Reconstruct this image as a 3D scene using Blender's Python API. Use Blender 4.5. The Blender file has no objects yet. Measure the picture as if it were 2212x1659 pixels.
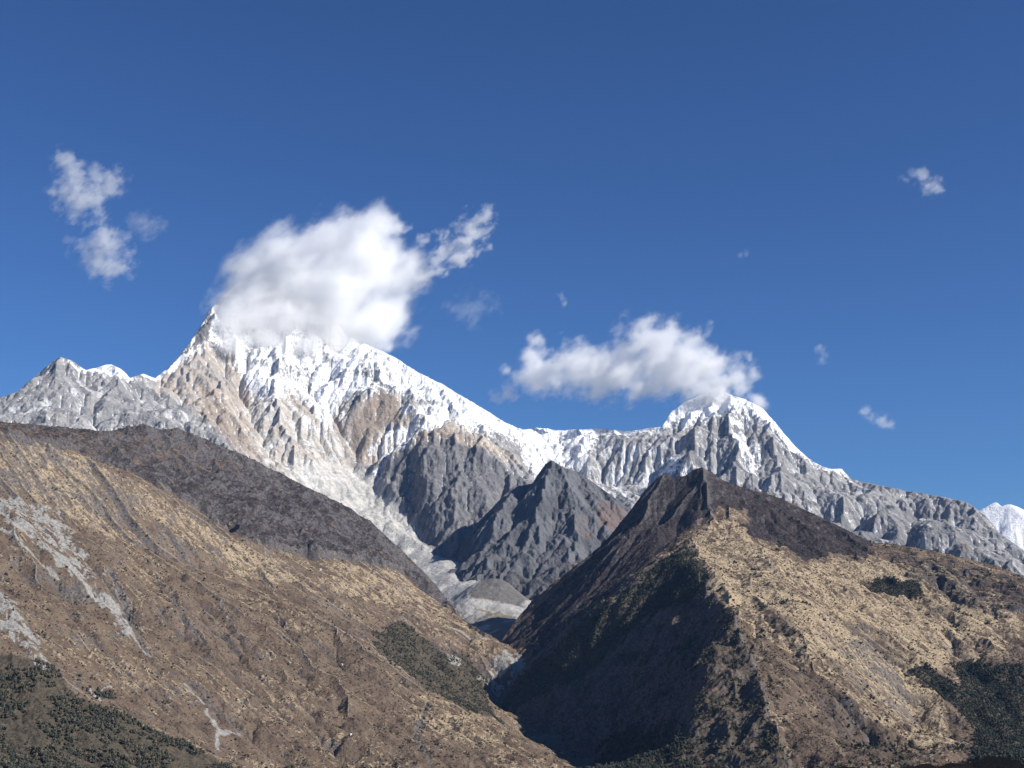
import bpy, bmesh, math, random, time
import numpy as np
from mathutils import Vector

T0 = time.time()
scene = bpy.context.scene
DETAIL = 1.0                      # 1 = final terrain resolution

# ------------------------------------------------------------------ camera
HFOV, PITCH = math.radians(40.0), math.radians(12.0)
cam_data = bpy.data.cameras.new("camera")
cam_data.sensor_fit = 'HORIZONTAL'
cam_data.angle = HFOV
cam_data.clip_start = 1.0
cam_data.clip_end = 200000.0
cam = bpy.data.objects.new("camera", cam_data)
scene.collection.objects.link(cam)
cam.location = (0, 0, 0)
cam.rotation_euler = (math.pi / 2 + PITCH, 0, 0)
scene.camera = cam

# ------------------------------------------------------------------ sky and sun
SUN_AZ, SUN_EL = math.radians(112.0), math.radians(33.5)   # clockwise from the view direction (+Y)
world = bpy.data.worlds.new("World")
scene.world = world
world.use_nodes = True
wn = world.node_tree.nodes
bg = wn["Background"]
sky = wn.new("ShaderNodeTexSky")
sky.sky_type = 'NISHITA'
sky.sun_disc = False
sky.sun_elevation = SUN_EL
sky.sun_rotation = SUN_AZ
sky.altitude = 0
sky.air_density = 1.0
sky.dust_density = 0.0
sky.ozone_density = 10.0
tint = wn.new("ShaderNodeHueSaturation"); tint.inputs["Saturation"].default_value = 0.97; tint.inputs["Value"].default_value = 0.82
deep = wn.new("ShaderNodeGamma"); deep.inputs[1].default_value = 1.35
world.node_tree.links.new(sky.outputs[0], tint.inputs["Color"])
world.node_tree.links.new(tint.outputs[0], deep.inputs[0])
world.node_tree.links.new(deep.outputs[0], bg.inputs[0])
bg.inputs[1].default_value = 0.053

sun_data = bpy.data.lights.new("sun", 'SUN')
sun_data.energy = 5.0
sun_data.angle = math.radians(0.53)
sun_data.color = (1.0, 0.95, 0.87)
sun = bpy.data.objects.new("sun", sun_data)
scene.collection.objects.link(sun)
SUN_DIR = Vector((math.sin(SUN_AZ) * math.cos(SUN_EL), math.cos(SUN_AZ) * math.cos(SUN_EL), math.sin(SUN_EL)))
sun.rotation_euler = SUN_DIR.to_track_quat('Z', 'Y').to_euler()

scene.view_settings.view_transform = 'Standard'
scene.view_settings.look = 'None'
scene.view_settings.exposure = 0.4
scene.view_settings.gamma = 1.0
scene.cycles.max_bounces = 24
scene.cycles.diffuse_bounces = 2
scene.cycles.volume_bounces = 24
scene.cycles.use_denoising = True

# ------------------------------------------------------------------ measuring the photograph
F2 = 1106.0 / math.tan(HFOV / 2)


def sight(u, v):
    """azimuth and tangent of elevation of a point of the photograph (2212 x 1659 pixels)"""
    u = np.asarray(u, float); v = np.asarray(v, float)
    xc = (u - 1106.0) / F2; yc = -(v - 829.5) / F2
    dy = math.cos(PITCH) - yc * math.sin(PITCH)
    dz = math.sin(PITCH) + yc * math.cos(PITCH)
    return np.arctan2(xc, dy), dz / np.hypot(xc, dy)


def world_point(u, v, r_km):
    az, t = sight(u, v)
    r = r_km * 1000.0
    return np.array([r * np.sin(az), r * np.cos(az), r * t])


# ------------------------------------------------------------------ noise
def perlin(x, y, seed):
    rng = np.random.RandomState(seed)
    perm = rng.permutation(512).astype(np.int32)
    ang = rng.rand(512).astype(np.float32) * (2 * np.pi)
    gx, gy = np.cos(ang), np.sin(ang)
    xi = np.floor(x).astype(np.int32); yi = np.floor(y).astype(np.int32)
    xf = (x - xi).astype(np.float32); yf = (y - yi).astype(np.float32)
    u = xf * xf * xf * (xf * (xf * 6 - 15) + 10); w = yf * yf * yf * (yf * (yf * 6 - 15) + 10)

    def g(ix, iy, fx, fy):
        h = perm[(perm[ix & 511] + iy) & 511]
        return gx[h] * fx + gy[h] * fy
    a = g(xi, yi, xf, yf); b = g(xi + 1, yi, xf - 1, yf)
    c = g(xi, yi + 1, xf, yf - 1); d = g(xi + 1, yi + 1, xf - 1, yf - 1)
    return (a + u * (b - a) + w * ((c + u * (d - c)) - (a + u * (b - a)))) * 1.5


def fbm(x, y, size, octaves, seed, gain=0.5, ridged=False):
    out = 0.0; amp = 1.0; tot = 0.0; f = 1.0 / size
    for o in range(octaves):
        n = perlin(x * f + 17.3 * o, y * f - 9.1 * o, seed + o)
        if ridged:
            n = 1.0 - 2.0 * np.abs(n)
        out = out + amp * n; tot += amp
        amp *= gain; f *= 2.03
    return out / tot


def sstep(a, b, x):
    t = np.clip((x - a) / (b - a), 0, 1)
    return t * t * (3 - 2 * t)


def blur(a, n=1):
    for _ in range(n):
        p = np.pad(a, 1, mode='edge')
        a = (p[:-2, 1:-1] + p[2:, 1:-1] + p[1:-1, :-2] + p[1:-1, 2:] + 4 * a) / 8.0
    return a


def resample(z, shape):
    H, W = z.shape; h, w = shape
    y = np.linspace(0, H - 1, h); x = np.linspace(0, W - 1, w)
    yi = np.minimum(y.astype(int), H - 2); xi = np.minimum(x.astype(int), W - 2)
    fy = (y - yi)[:, None]; fx = (x - xi)[None, :]
    a = z[yi][:, xi]; b = z[yi][:, xi + 1]; c = z[yi + 1][:, xi]; d = z[yi + 1][:, xi + 1]
    return a * (1 - fy) * (1 - fx) + b * (1 - fy) * fx + c * fy * (1 - fx) + d * fy * fx


# ------------------------------------------------------------------ terrain: a height field worn down by running water
NB = [(-1, 0, 1.0), (1, 0, 1.0), (0, -1, 1.0), (0, 1, 1.0), (-1, -1, 1.414), (-1, 1, 1.414), (1, -1, 1.414), (1, 1, 1.414)]


def flow(z, cell, rng, jitter=0.35, need_area=True):
    H, W = z.shape
    N = H * W
    zp = np.pad(z, 1, mode='constant', constant_values=1e9)
    best = np.zeros_like(z); drop = np.zeros_like(z)
    rec = np.full((H, W), N, np.int64)
    base = np.arange(N, dtype=np.int64).reshape(H, W)
    for dy, dx, d in NB:
        nb = zp[1 + dy:H + 1 + dy, 1 + dx:W + 1 + dx]
        dr = z - nb
        s = dr / (cell * d)
        sj = s * (1.0 + jitter * (rng.rand(H, W) - 0.5)) if jitter else s
        up = sj > best
        best = np.where(up, sj, best); drop = np.where(up, dr, drop)
        rec = np.where(up, base + dy * W + dx, rec)
    slope = best
    if not need_area:
        return rec.ravel(), slope, drop, None
    ptr = np.append(rec.ravel(), N)
    S = np.ones(N + 1); S[N] = 0
    for _ in range(12):
        add = np.bincount(ptr, weights=S, minlength=N + 1); add[N] = 0
        S = S + add
        ptr = ptr[ptr]
        if (ptr[:N] == N).all():
            break
    return rec.ravel(), slope, drop, S[:N].reshape(H, W)


def erode(z, cell, iters, K, D, seed, m=0.42, Kmap=1.0):
    rng = np.random.RandomState(seed)
    for _ in range(iters):
        rec, s, drop, A = flow(z, cell, rng)
        dz = K * Kmap * cell * A ** m * np.minimum(s, 2.5)
        z = z - np.minimum(dz, 0.45 * drop)
        if D:
            p = np.pad(z, 1, mode='edge')
            z = z + D * (p[:-2, 1:-1] + p[2:, 1:-1] + p[1:-1, :-2] + p[1:-1, 2:] - 4 * z)
    return z


def streaks(n, rec, steps):
    """smear a noise field down the fall line"""
    shp = n.shape
    N = n.size
    r = np.where(rec == N, np.arange(N), rec)
    a = n.ravel().copy(); acc = a.copy(); ptr = r.copy(); w = 1.0
    for k in range(steps):
        acc += a[ptr]; ptr = r[ptr]; w += 1.0
    return (acc / math.sqrt(w)).reshape(shp)


class Massif:
    """A mountain as a height field over azimuth and log distance round the origin (square cells, finer nearer)."""

    def __init__(self, u0, u1, r0, r1, cell, curves, zfront=None, zback=None, seed=1, K=0.02, D=0.06, rough=0.35, it=(40, 14, 5), soft=0, zsides=None, fix=True, m=0.42, crag=0.0, arete=(0, 0, 0), Ka=0.012, cragsize=16):
        c = cell / DETAIL
        self.c = c
        self.a0 = math.atan((u0 - 1106.0) / F2 / math.cos(PITCH)); a1 = math.atan((u1 - 1106.0) / F2 / math.cos(PITCH))
        self.l0 = math.log(r0 * 1000.0); l1 = math.log(r1 * 1000.0)
        self.W = int((a1 - self.a0) / c) // 8 * 8 + 1
        self.H = int((l1 - self.l0) / c) // 8 * 8 + 1
        self.curves = curves
        self.zfront, self.zback = zfront, zback
        rng = np.random.RandomState(seed)
        z = None
        for f in (32, 16, 8, 4):
            h, w = (self.H - 1) // f + 1, (self.W - 1) // f + 1
            val, msk = self.raster(f, h, w, [q for q in curves])
            if z is None:
                z = np.full((h, w), val[msk].mean())
            else:
                z = resample(z, (h, w))
            z = self.relax(z, val, msk, 500 if f > 8 else 160)
        if soft:
            z = blur(z, soft)
        target = z
        for f, n, na in zip((4, 2, 1), it, arete):
            h, w = (self.H - 1) // f + 1, (self.W - 1) // f + 1
            if z.shape != (h, w):
                z = resample(z, (h, w))
            R, A, X, Y = self.coords(f, h, w)
            cellm = R * c * f
            amp = rough * cellm
            cm = float(cellm.mean())
            if f == 4:
                z = z + fbm(X, Y, cm * 22, 4, seed * 31 + 5) * amp * 9 + fbm(X, Y, cm * 7, 3, seed * 31 + 25) * amp * 4
                if crag:
                    wx, wy = fbm(X, Y, cm * 14, 3, seed * 31 + 61) * cm * 8, fbm(X, Y, cm * 14, 3, seed * 31 + 62) * cm * 8
                    z = z + crag * cellm * (9 * cragsize / 16.0 * fbm(X + wx, Y + wy, cm * cragsize, 4, seed * 31 + 63, ridged=True, gain=0.55))
            else:
                z = z + fbm(X, Y, cm * 6, 3, seed * 31 + 7 * f, gain=0.6) * amp * 2.6
                if crag:
                    wx, wy = fbm(X, Y, cm * 9, 3, seed * 31 + 71) * cm * 5, fbm(X, Y, cm * 9, 3, seed * 31 + 72) * cm * 5
                    z = z + crag * cellm * 3.2 * fbm(X + wx, Y + wy, cm * 9, 4, seed * 31 + 73 + f, ridged=True, gain=0.6)
            z = erode(z, cellm, n, K, D, seed + f, m)
            if na:
                z = -erode(-z, cellm, na, Ka, D * 0.5, seed + f + 40, m)   # frost leaves sharp crests between the hollows
            if f == 4 and fix:
                # put the crests back where they were measured
                val, msk = self.raster(f, h, w, [q for q in curves if q[0] == 'c'])
                if msk.any():
                    diff = np.where(msk, val - z, 0.0)
                    g = self.relax(np.zeros((h, w)), diff, msk, 400, plain=True)
                    z = z + g
        self.z = z
        self.R, self.A, self.X, self.Y = self.coords(1, self.H, self.W)
        self.cell = self.R * c
        self.t = z / self.R
        self.rng = rng
        self.seed = seed
        print('massif', self.H, self.W, round(time.time() - T0, 1))

    def coords(self, f, h, w):
        a = self.a0 + np.arange(w) * self.c * f
        r = np.exp(self.l0 + np.arange(h) * self.c * f)
        R = np.repeat(r[:, None], w, 1); A = np.repeat(a[None, :], h, 0)
        return R, A, R * np.sin(A), R * np.cos(A)

    def raster(self, f, h, w, curves):
        acc = np.zeros(h * w); cnt = np.zeros(h * w)
        for kind, pts in curves:
            P = np.array(pts, float)
            az, t = sight(P[:, 0], P[:, 1])
            r = P[:, 2] * 1000.0
            q = np.stack([(az - self.a0) / (self.c * f), (np.log(r) - self.l0) / (self.c * f), r * t], 1)
            for i in range(max(len(q) - 1, 1)):
                a, b = q[i], q[min(i + 1, len(q) - 1)]
                n = int(max(abs(b[0] - a[0]), abs(b[1] - a[1])) * 1.5) + 2
                s = np.linspace(0, 1, n)[:, None]
                k = a + (b - a) * s
                x = np.round(k[:, 0]).astype(int); y = np.round(k[:, 1]).astype(int)
                ok = (x >= 0) & (x < w) & (y >= 0) & (y < h)
                np.add.at(acc, y[ok] * w + x[ok], k[ok, 2]); np.add.at(cnt, y[ok] * w + x[ok], 1)
        msk = cnt > 0
        return np.where(msk, acc / np.maximum(cnt, 1), 0).reshape(h, w), msk.reshape(h, w)

    def relax(self, z, val, msk, n, plain=False):
        z = np.where(msk, val, z)
        for _ in range(n):
            p = np.pad(z, 1, mode='edge')
            z = (p[:-2, 1:-1] + p[2:, 1:-1] + p[1:-1, :-2] + p[1:-1, 2:]) * 0.25
            z = np.where(msk, val, z)
            if plain:
                z[0] = 0; z[-1] = 0
            else:
                if self.zback is not None:
                    z[-1] = self.zback
                if self.zfront is not None:
                    z[0] = self.zfront
        return z

    def settle_crest(self, width=10, jag=0.5, seed=1):
        """bring the measured skyline back after weathering: ground on and behind the crest is planed to it, with a little raggedness"""
        top = np.full(self.W, -1e9); row = np.zeros(self.W, int)
        val, msk = self.raster(1, self.H, self.W, [q for q in self.curves if q[0] == 'c'][:1])
        tt = np.where(msk, val / self.R, -1e9)
        top = tt.max(0); row = tt.argmax(0)
        ok = top > -1e8
        if not ok.any():
            return
        idx = np.arange(self.W)
        top = np.interp(idx, idx[ok], top[ok]); row = np.round(np.interp(idx, idx[ok], row[ok])).astype(int)
        x = idx * 1.0
        j = fbm(x, x * 0 + 3.3, 14, 4, seed, gain=0.6) * jag * self.c
        top = top + j
        have = np.array([self.t[max(r - 3, 0):r + 4, k].max() for k, r in enumerate(row)])
        lift = np.where(np.abs(top - have) < 60 * self.c, top - have, 0)
        lift = np.convolve(np.pad(lift, 2, mode='edge'), np.ones(5) / 5, 'valid')
        d = (np.arange(self.H)[:, None] - row[None, :]) / float(width)
        w = np.exp(-d * d)
        t = self.z / self.R + lift[None, :] * w
        behind = np.arange(self.H)[:, None] - row[None, :]
        cap = top[None, :] - np.maximum(behind, 0) * 0.25 * self.c
        t = np.where(behind > 0, np.minimum(t, cap), np.minimum(t, top[None, :] + 0 * t))
        self.z = t * self.R; self.t = t

    # -- where a line of sight meets this ground: grid column and row
    def hit(self, u, v):
        az, t = sight(u, v)
        col = np.clip((np.atleast_1d(az) - self.a0) / self.c, 0, self.W - 1.001)
        t = np.atleast_1d(t)
        out = []
        for cc, tt in zip(col, t):
            k = self.t[:, int(round(cc))] >= tt
            out.append((cc, float(np.argmax(k)) if k.any() else float(np.argmax(self.t[:, int(round(cc))]))))
        return np.array(out)

    def area(self, pts, ragged=0.0, soft=2, seed=5, scale=60.0, direct=False):
        """an outlined patch of this ground as a 0..1 mask over its vertices"""
        if direct:
            q = np.array([(p[0], p[1]) for p in pts])
        else:
            q = []
            P = np.array(pts, float)
            P2 = []
            for i in range(len(P)):
                a, b = P[i], P[(i + 1) % len(P)]
                n = max(1, int(np.hypot(*(b - a)) / 12))
                for s in range(n):
                    P2.append(a + (b - a) * s / n)
            P2 = np.array(P2)
            q = self.hit(P2[:, 0], P2[:, 1])
        xs, ys = q[:, 0], q[:, 1]
        pad = int(ragged + soft * 3 + 4)
        x0, x1 = max(int(xs.min()) - pad, 0), min(int(xs.max()) + pad, self.W - 1)
        y0, y1 = max(int(ys.min()) - pad, 0), min(int(ys.max()) + pad, self.H - 1)
        gx, gy = np.meshgrid(np.arange(x0, x1 + 1, dtype=float), np.arange(y0, y1 + 1, dtype=float))
        if ragged:
            X, Y = self.X[y0:y1 + 1, x0:x1 + 1], self.Y[y0:y1 + 1, x0:x1 + 1]
            gx = gx + ragged * 1.6 * fbm(X, Y, scale, 4, seed); gy = gy + ragged * 1.6 * fbm(X, Y, scale, 4, seed + 50)
        inside = np.zeros(gx.shape, bool)
        n = len(q)
        for i in range(n):
            ax, ay = q[i]; bx, by = q[(i + 1) % n]
            if ay == by:
                continue
            c = ((ay > gy) != (by > gy)) & (gx < (bx - ax) * (gy - ay) / (by - ay) + ax)
            inside ^= c
        m = blur(inside.astype(float), soft)
        out = np.zeros((self.H, self.W)); out[y0:y1 + 1, x0:x1 + 1] = m
        return out

    def line(self, pts, wobble=0.0, seed=3, scale=60.0):
        """mask 1 on a traced line falling to 0 at its width; pts = (u, v, width in grid cells)"""
        P = np.array(pts, float)
        q0 = self.hit(P[:, 0], P[:, 1])
        out = np.zeros((self.H, self.W))
        for i in range(len(P) - 1):
            (ax, ay), (bx, by) = q0[i], q0[i + 1]
            wa, wb = P[i, 2], P[i + 1, 2]
            pad = int(max(wa, wb) + wobble * 2 + 3)
            x0, x1 = max(int(min(ax, bx)) - pad, 0), min(int(max(ax, bx)) + pad, self.W - 1)
            y0, y1 = max(int(min(ay, by)) - pad, 0), min(int(max(ay, by)) + pad, self.H - 1)
            if x1 <= x0 or y1 <= y0:
                continue
            gx, gy = np.meshgrid(np.arange(x0, x1 + 1, dtype=float), np.arange(y0, y1 + 1, dtype=float))
            if wobble:
                X, Y = self.X[y0:y1 + 1, x0:x1 + 1], self.Y[y0:y1 + 1, x0:x1 + 1]
                gx = gx + wobble * 1.6 * fbm(X, Y, scale, 3, seed); gy = gy + wobble * 1.6 * fbm(X, Y, scale, 3, seed + 50)
            L2 = (bx - ax) ** 2 + (by - ay) ** 2 + 1e-6
            s = np.clip(((gx - ax) * (bx - ax) + (gy - ay) * (by - ay)) / L2, 0, 1)
            d = np.hypot(gx - ax - s * (bx - ax), gy - ay - s * (by - ay)) / (wa + (wb - wa) * s)
            m = np.clip(1.0 - d, 0, 1)
            out[y0:y1 + 1, x0:x1 + 1] = np.maximum(out[y0:y1 + 1, x0:x1 + 1], m)
        return out

    def analyse(self):
        z = self.z
        gy, gx = np.gradient(z)
        self.slope = np.hypot(gx, gy) / self.cell
        rec, s, drop, A = flow(z, self.cell, np.random.RandomState(9), 0.15)
        self.rec, self.flow_area = rec, A
        self.curv = (blur(z, 3) - z) / self.cell            # >0 in hollows
        self.curv_wide = (blur(z, 40) - z) / self.cell
        # aspect: lateral and radial gradients
        self.gx, self.gy = gx / self.cell, gy / self.cell

    def mesh(self, name, material, attrs):
        H, W = self.H, self.W
        co = np.empty((H * W, 3), np.float32)
        co[:, 0] = self.X.ravel(); co[:, 1] = self.Y.ravel(); co[:, 2] = self.z.ravel()
        i = np.arange(H * W, dtype=np.int32).reshape(H, W)
        quads = np.stack([i[:-1, :-1], i[:-1, 1:], i[1:, 1:], i[1:, :-1]], -1).reshape(-1)
        nf = (H - 1) * (W - 1)
        me = bpy.data.meshes.new(name)
        me.vertices.add(H * W); me.loops.add(nf * 4); me.polygons.add(nf)
        me.vertices.foreach_set("co", co.ravel())
        me.loops.foreach_set("vertex_index", quads)
        me.polygons.foreach_set("loop_start", np.arange(0, nf * 4, 4, dtype=np.int32))
        me.polygons.foreach_set("use_smooth", np.ones(nf, bool))
        me.update(calc_edges=True)
        for k, a in attrs.items():
            at = me.attributes.new(k, 'FLOAT', 'POINT')
            at.data.foreach_set("value", np.clip(a, 0, 1).astype(np.float32).ravel())
        me.materials.append(material)
        ob = bpy.data.objects.new(name, me)
        scene.collection.objects.link(ob)
        ob["kind"] = "structure"
        return ob


# ------------------------------------------------------------------ ground material
def ground_material(name, base, layers, noise_scale=0.02, vary=0.25, base2=None, rough=0.95, bump=(0.05, 4.0)):
    """base rock varied by noise, then one colour (pair) per painted layer attribute"""
    m = bpy.data.materials.new(name); m.use_nodes = True
    nt = m.node_tree; N = nt.nodes; L = nt.links
    bsdf = N["Principled BSDF"]
    bsdf.inputs["Roughness"].default_value = rough
    bsdf.inputs["Specular IOR Level"].default_value = 0.1
    tc = N.new("ShaderNodeTexCoord")

    def noise(scale, detail=6):
        n = N.new("ShaderNodeTexNoise"); n.inputs["Scale"].default_value = scale; n.inputs["Detail"].default_value = detail
        n.inputs["Roughness"].default_value = 0.65
        L.new(tc.outputs["Object"], n.inputs["Vector"]); return n
    n1, n2 = noise(noise_scale), noise(noise_scale * 0.14)

    def pair(c1, c2, n, lo=0.42, hi=0.58):
        mr = N.new("ShaderNodeMapRange"); mr.inputs[1].default_value = lo; mr.inputs[2].default_value = hi
        L.new(n.outputs[0], mr.inputs[0])
        mx = N.new("ShaderNodeMix"); mx.data_type = 'RGBA'
        L.new(mr.outputs[0], mx.inputs[0]); mx.inputs[6].default_value = (*c1, 1); mx.inputs[7].default_value = (*c2, 1)
        return mx.outputs[2]
    col = pair(base, base2 or tuple(x * (1 - vary) for x in base), n2)
    for attr, c1, c2 in layers:
        at = N.new("ShaderNodeAttribute"); at.attribute_name = attr
        mx = N.new("ShaderNodeMix"); mx.data_type = 'RGBA'
        L.new(at.outputs["Fac"], mx.inputs[0]); L.new(col, mx.inputs[6]); L.new(pair(c1, c2, n1), mx.inputs[7])
        col = mx.outputs[2]
    L.new(col, bsdf.inputs["Base Color"])
    if bump:
        nb = noise(bump[0], 8); bp = N.new("ShaderNodeBump")
        bp.inputs["Strength"].default_value = 1.0; bp.inputs["Distance"].default_value = bump[1]
        L.new(nb.outputs[0], bp.inputs["Height"]); L.new(bp.outputs[0], bsdf.inputs["Normal"])
    return m


CELL = 1.25 / 1407.0
exec_parts = []

# ================================================================== the great snow mountain at the head of the valley
M_CREST = [(-260, 905, 12.2), (-150, 890, 12.2), (0, 858, 12.3), (35, 848, 12.35), (60, 826, 12.4), (100, 792, 12.5), (130, 770, 12.5),
           (155, 778, 12.5), (185, 800, 12.55), (215, 792, 12.6), (240, 787, 12.6), (262, 797, 12.6), (280, 816, 12.7), (310, 808, 12.8),
           (335, 818, 12.9), (360, 797, 13.25), (385, 772, 13.6), (408, 744, 13.85), (432, 705, 14.05), (455, 667, 14.1), (480, 640, 14.15), (530, 600, 14.35), (600, 575, 14.55),
           (680, 620, 14.4), (720, 690, 14.1), (750, 726, 13.9), (790, 744, 13.8), (850, 770, 13.6), (900, 803, 13.4), (960, 832, 13.3), (1000, 858, 13.3),
           (1040, 880, 13.3), (1090, 912, 13.3), (1130, 928, 13.3), (1160, 924, 13.4), (1220, 930, 13.5), (1290, 925, 13.6), (1350, 931, 13.6),
           (1430, 922, 13.6), (1450, 890, 13.6), (1480, 868, 13.5), (1510, 853, 13.5), (1560, 846, 13.5), (1610, 862, 13.5), (1650, 885, 13.45),
           (1680, 920, 13.3), (1720, 965, 13.2), (1760, 1000, 13.1), (1790, 1013, 13.05), (1820, 1013, 13.0), (1840, 1036, 12.9), (1900, 1048, 12.7),
           (1960, 1060, 12.5), (2030, 1072, 12.3), (2090, 1085, 12.1), (2130, 1115, 12.0), (2160, 1150, 11.9), (2212, 1190, 11.7), (2350, 1260, 11.4), (2480, 1300, 11.2)]
M_CURVES = [
    ('c', M_CREST),
    # rocky left shoulder
    ('r', [(130, 770, 12.5), (120, 830, 12.0), (110, 890, 11.5), (100, 950, 11.0)]),
    ('r', [(240, 787, 12.6), (260, 850, 12.1), (290, 910, 11.5), (310, 960, 11.0)]),
    ('v', [(185, 810, 12.4), (190, 860, 11.9), (200, 930, 11.2)]),
    ('b', [(-260, 960, 11.0), (0, 960, 10.9), (200, 975, 10.8), (330, 975, 10.8), (430, 1000, 10.9), (520, 1045, 11.1), (640, 1100, 11.3), (740, 1160, 11.2), (840, 1210, 11.0)]),
    # front buttress of the first peak
    ('r', [(335, 819, 12.85), (380, 787, 13.0), (415, 756, 13.2), (440, 737, 13.35), (451, 729, 13.42)]),
    ('r', [(456, 669, 13.93), (455, 700, 13.68), (451, 731, 13.42), (452, 790, 13.05), (455, 850, 12.6), (480, 920, 12.0), (520, 975, 11.55)]),
    ('r', [(452, 733, 13.42), (490, 790, 13.25), (520, 860, 12.9), (545, 930, 12.35), (570, 985, 11.9)]),
    ('v', [(330, 830, 12.75), (360, 900, 12.0), (400, 960, 11.3)]),
    ('v', [(540, 790, 13.3), (590, 880, 12.62), (610, 950, 12.12), (640, 1010, 11.8), (700, 1080, 11.55)]),
    # spur from the middle of the face
    ('r', [(750, 726, 13.9), (735, 775, 13.5), (700, 850, 13.1), (680, 900, 12.75), (640, 950, 12.3)]),
    ('v', [(650, 800, 13.45), (690, 880, 12.88), (735, 940, 12.6), (760, 990, 12.4), (768, 1015, 12.3)]),
    ('r', [(790, 744, 13.75), (800, 790, 13.35), (828, 845, 12.95), (815, 900, 12.7), (795, 960, 12.45), (780, 1000, 12.3)]),
    ('r', [(828, 845, 12.95), (870, 875, 12.85), (890, 905, 12.55), (930, 925, 12.35)]),
    ('v', [(960, 870, 12.95), (930, 905, 12.65), (890, 955, 12.45), (840, 1005, 12.25), (800, 1030, 12.2), (760, 1040, 12.2)]),
    ('r', [(1000, 858, 13.25), (985, 900, 12.8), (990, 945, 12.3), (1040, 967, 12.0)]),
    ('v', [(768, 1015, 12.4), (765, 1045, 12.1), (800, 1090, 11.85), (850, 1130, 11.6), (900, 1180, 11.3), (950, 1215, 10.9), (975, 1250, 10.5)]),
    ('r', [(640, 950, 12.3), (700, 1000, 12.15), (740, 1030, 12.1)]),
    # dark cliffs under it
    ('r', [(822, 1022, 12.05), (845, 1000, 12.02), (870, 975, 12.0), (920, 940, 12.05), (980, 952, 12.0), (1040, 967, 11.98), (1090, 1010, 11.95), (1140, 1045, 11.9), (1200, 1060, 12.0)]),
    ('v', [(828, 1055, 11.85), (850, 1085, 11.72), (890, 1140, 11.45), (930, 1185, 11.15), (960, 1215, 10.9)]),
    ('r', [(905, 985, 11.88), (912, 1040, 11.62), (930, 1110, 11.35), (950, 1180, 11.05)]),
    ('v', [(878, 1000, 11.97), (888, 1060, 11.8), (905, 1130, 11.5)]),
    ('r', [(1040, 967, 11.95), (1010, 1000, 11.8), (985, 1070, 11.45), (985, 1160, 11.1), (990, 1220, 10.8)]),
    ('v', [(958, 1000, 11.85), (955, 1080, 11.5), (968, 1170, 11.1)]),
    ('r', [(1075, 1020, 11.85), (1060, 1080, 11.5), (1040, 1150, 11.1)]),
    ('v', [(1090, 1060, 11.75), (1080, 1120, 11.4), (1040, 1200, 10.9)]),
    # wall between the two summits
    ('r', [(1160, 924, 13.4), (1170, 970, 13.05), (1190, 1030, 12.75), (1200, 1060, 12.5)]),
    ('b', [(1200, 1060, 12.5), (1300, 1062, 12.72), (1360, 1085, 12.5), (1420, 1080, 12.4), (1500, 1050, 12.35), (1560, 1060, 12.3)]),
    # second summit
    ('r', [(1545, 850, 13.45), (1530, 905, 13.15), (1505, 960, 12.75), (1490, 1020, 12.4)]),
    ('v', [(1500, 870, 13.45), (1475, 930, 13.15), (1460, 1000, 12.7), (1450, 1030, 12.5)]),
    ('r', [(1480, 868, 13.45), (1445, 930, 13.2), (1430, 990, 12.8)]),
    ('v', [(1600, 880, 13.3), (1610, 940, 13.05), (1630, 1000, 12.6), (1645, 1040, 12.3)]),
    ('r', [(1570, 850, 13.45), (1575, 910, 13.1), (1580, 970, 12.6), (1590, 1040, 12.2)]),
    ('r', [(1640, 885, 13.35), (1660, 950, 12.95), (1680, 1010, 12.5), (1690, 1060, 12.15)]),
    ('r', [(1720, 965, 13.15), (1730, 1020, 12.7), (1745, 1080, 12.15)]),
    ('v', [(1700, 970, 13.0), (1712, 1050, 12.35)]),
    # right-hand rocks with towers
    ('b', [(1690, 1110, 11.8), (1800, 1150, 11.7), (1900, 1190, 11.5), (2000, 1215, 11.25), (2100, 1245, 11.0), (2212, 1275, 10.8), (2480, 1340, 10.4)]),
    ('b', [(1800, 1085, 12.25), (1900, 1110, 12.15), (2000, 1125, 12.0), (2100, 1150, 11.8), (2180, 1200, 11.5)]),
    ('r', [(1828, 1077, 11.95), (1818, 1105, 11.75), (1800, 1150, 11.45)]),
    ('r', [(1908, 1097, 11.9), (1895, 1130, 11.65), (1870, 1180, 11.35)]),
    ('r', [(1912, 1100, 11.9), (1935, 1145, 11.6), (1945, 1190, 11.35)]),
    ('r', [(2035, 1128, 11.8), (2010, 1160, 11.5), (1985, 1200, 11.1)]),
    ('r', [(2040, 1128, 11.8), (2065, 1165, 11.5), (2075, 1215, 11.05)]),
    ('r', [(2150, 1195, 11.45), (2130, 1220, 11.1)]),
    ('v', [(1865, 1110, 12.0), (1850, 1160, 11.7)]),
    ('v', [(1975, 1140, 11.9), (1960, 1190, 11.45)]),
]
mt = Massif(-260, 2480, 9.8, 16.5, CELL * 0.62, M_CURVES, zfront=200, zback=1200, seed=3, K=0.017, D=0.006, rough=0.30, it=(18, 7, 3), crag=0.36, arete=(9, 6, 3), Ka=0.010, cragsize=26)
X, Y = mt.X, mt.Y
n1 = fbm(X, Y, 420, 5, 80); n2 = fbm(X, Y, 90, 4, 81, gain=0.6); n3 = fbm(X, Y, 32, 3, 82, gain=0.65)
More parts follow.
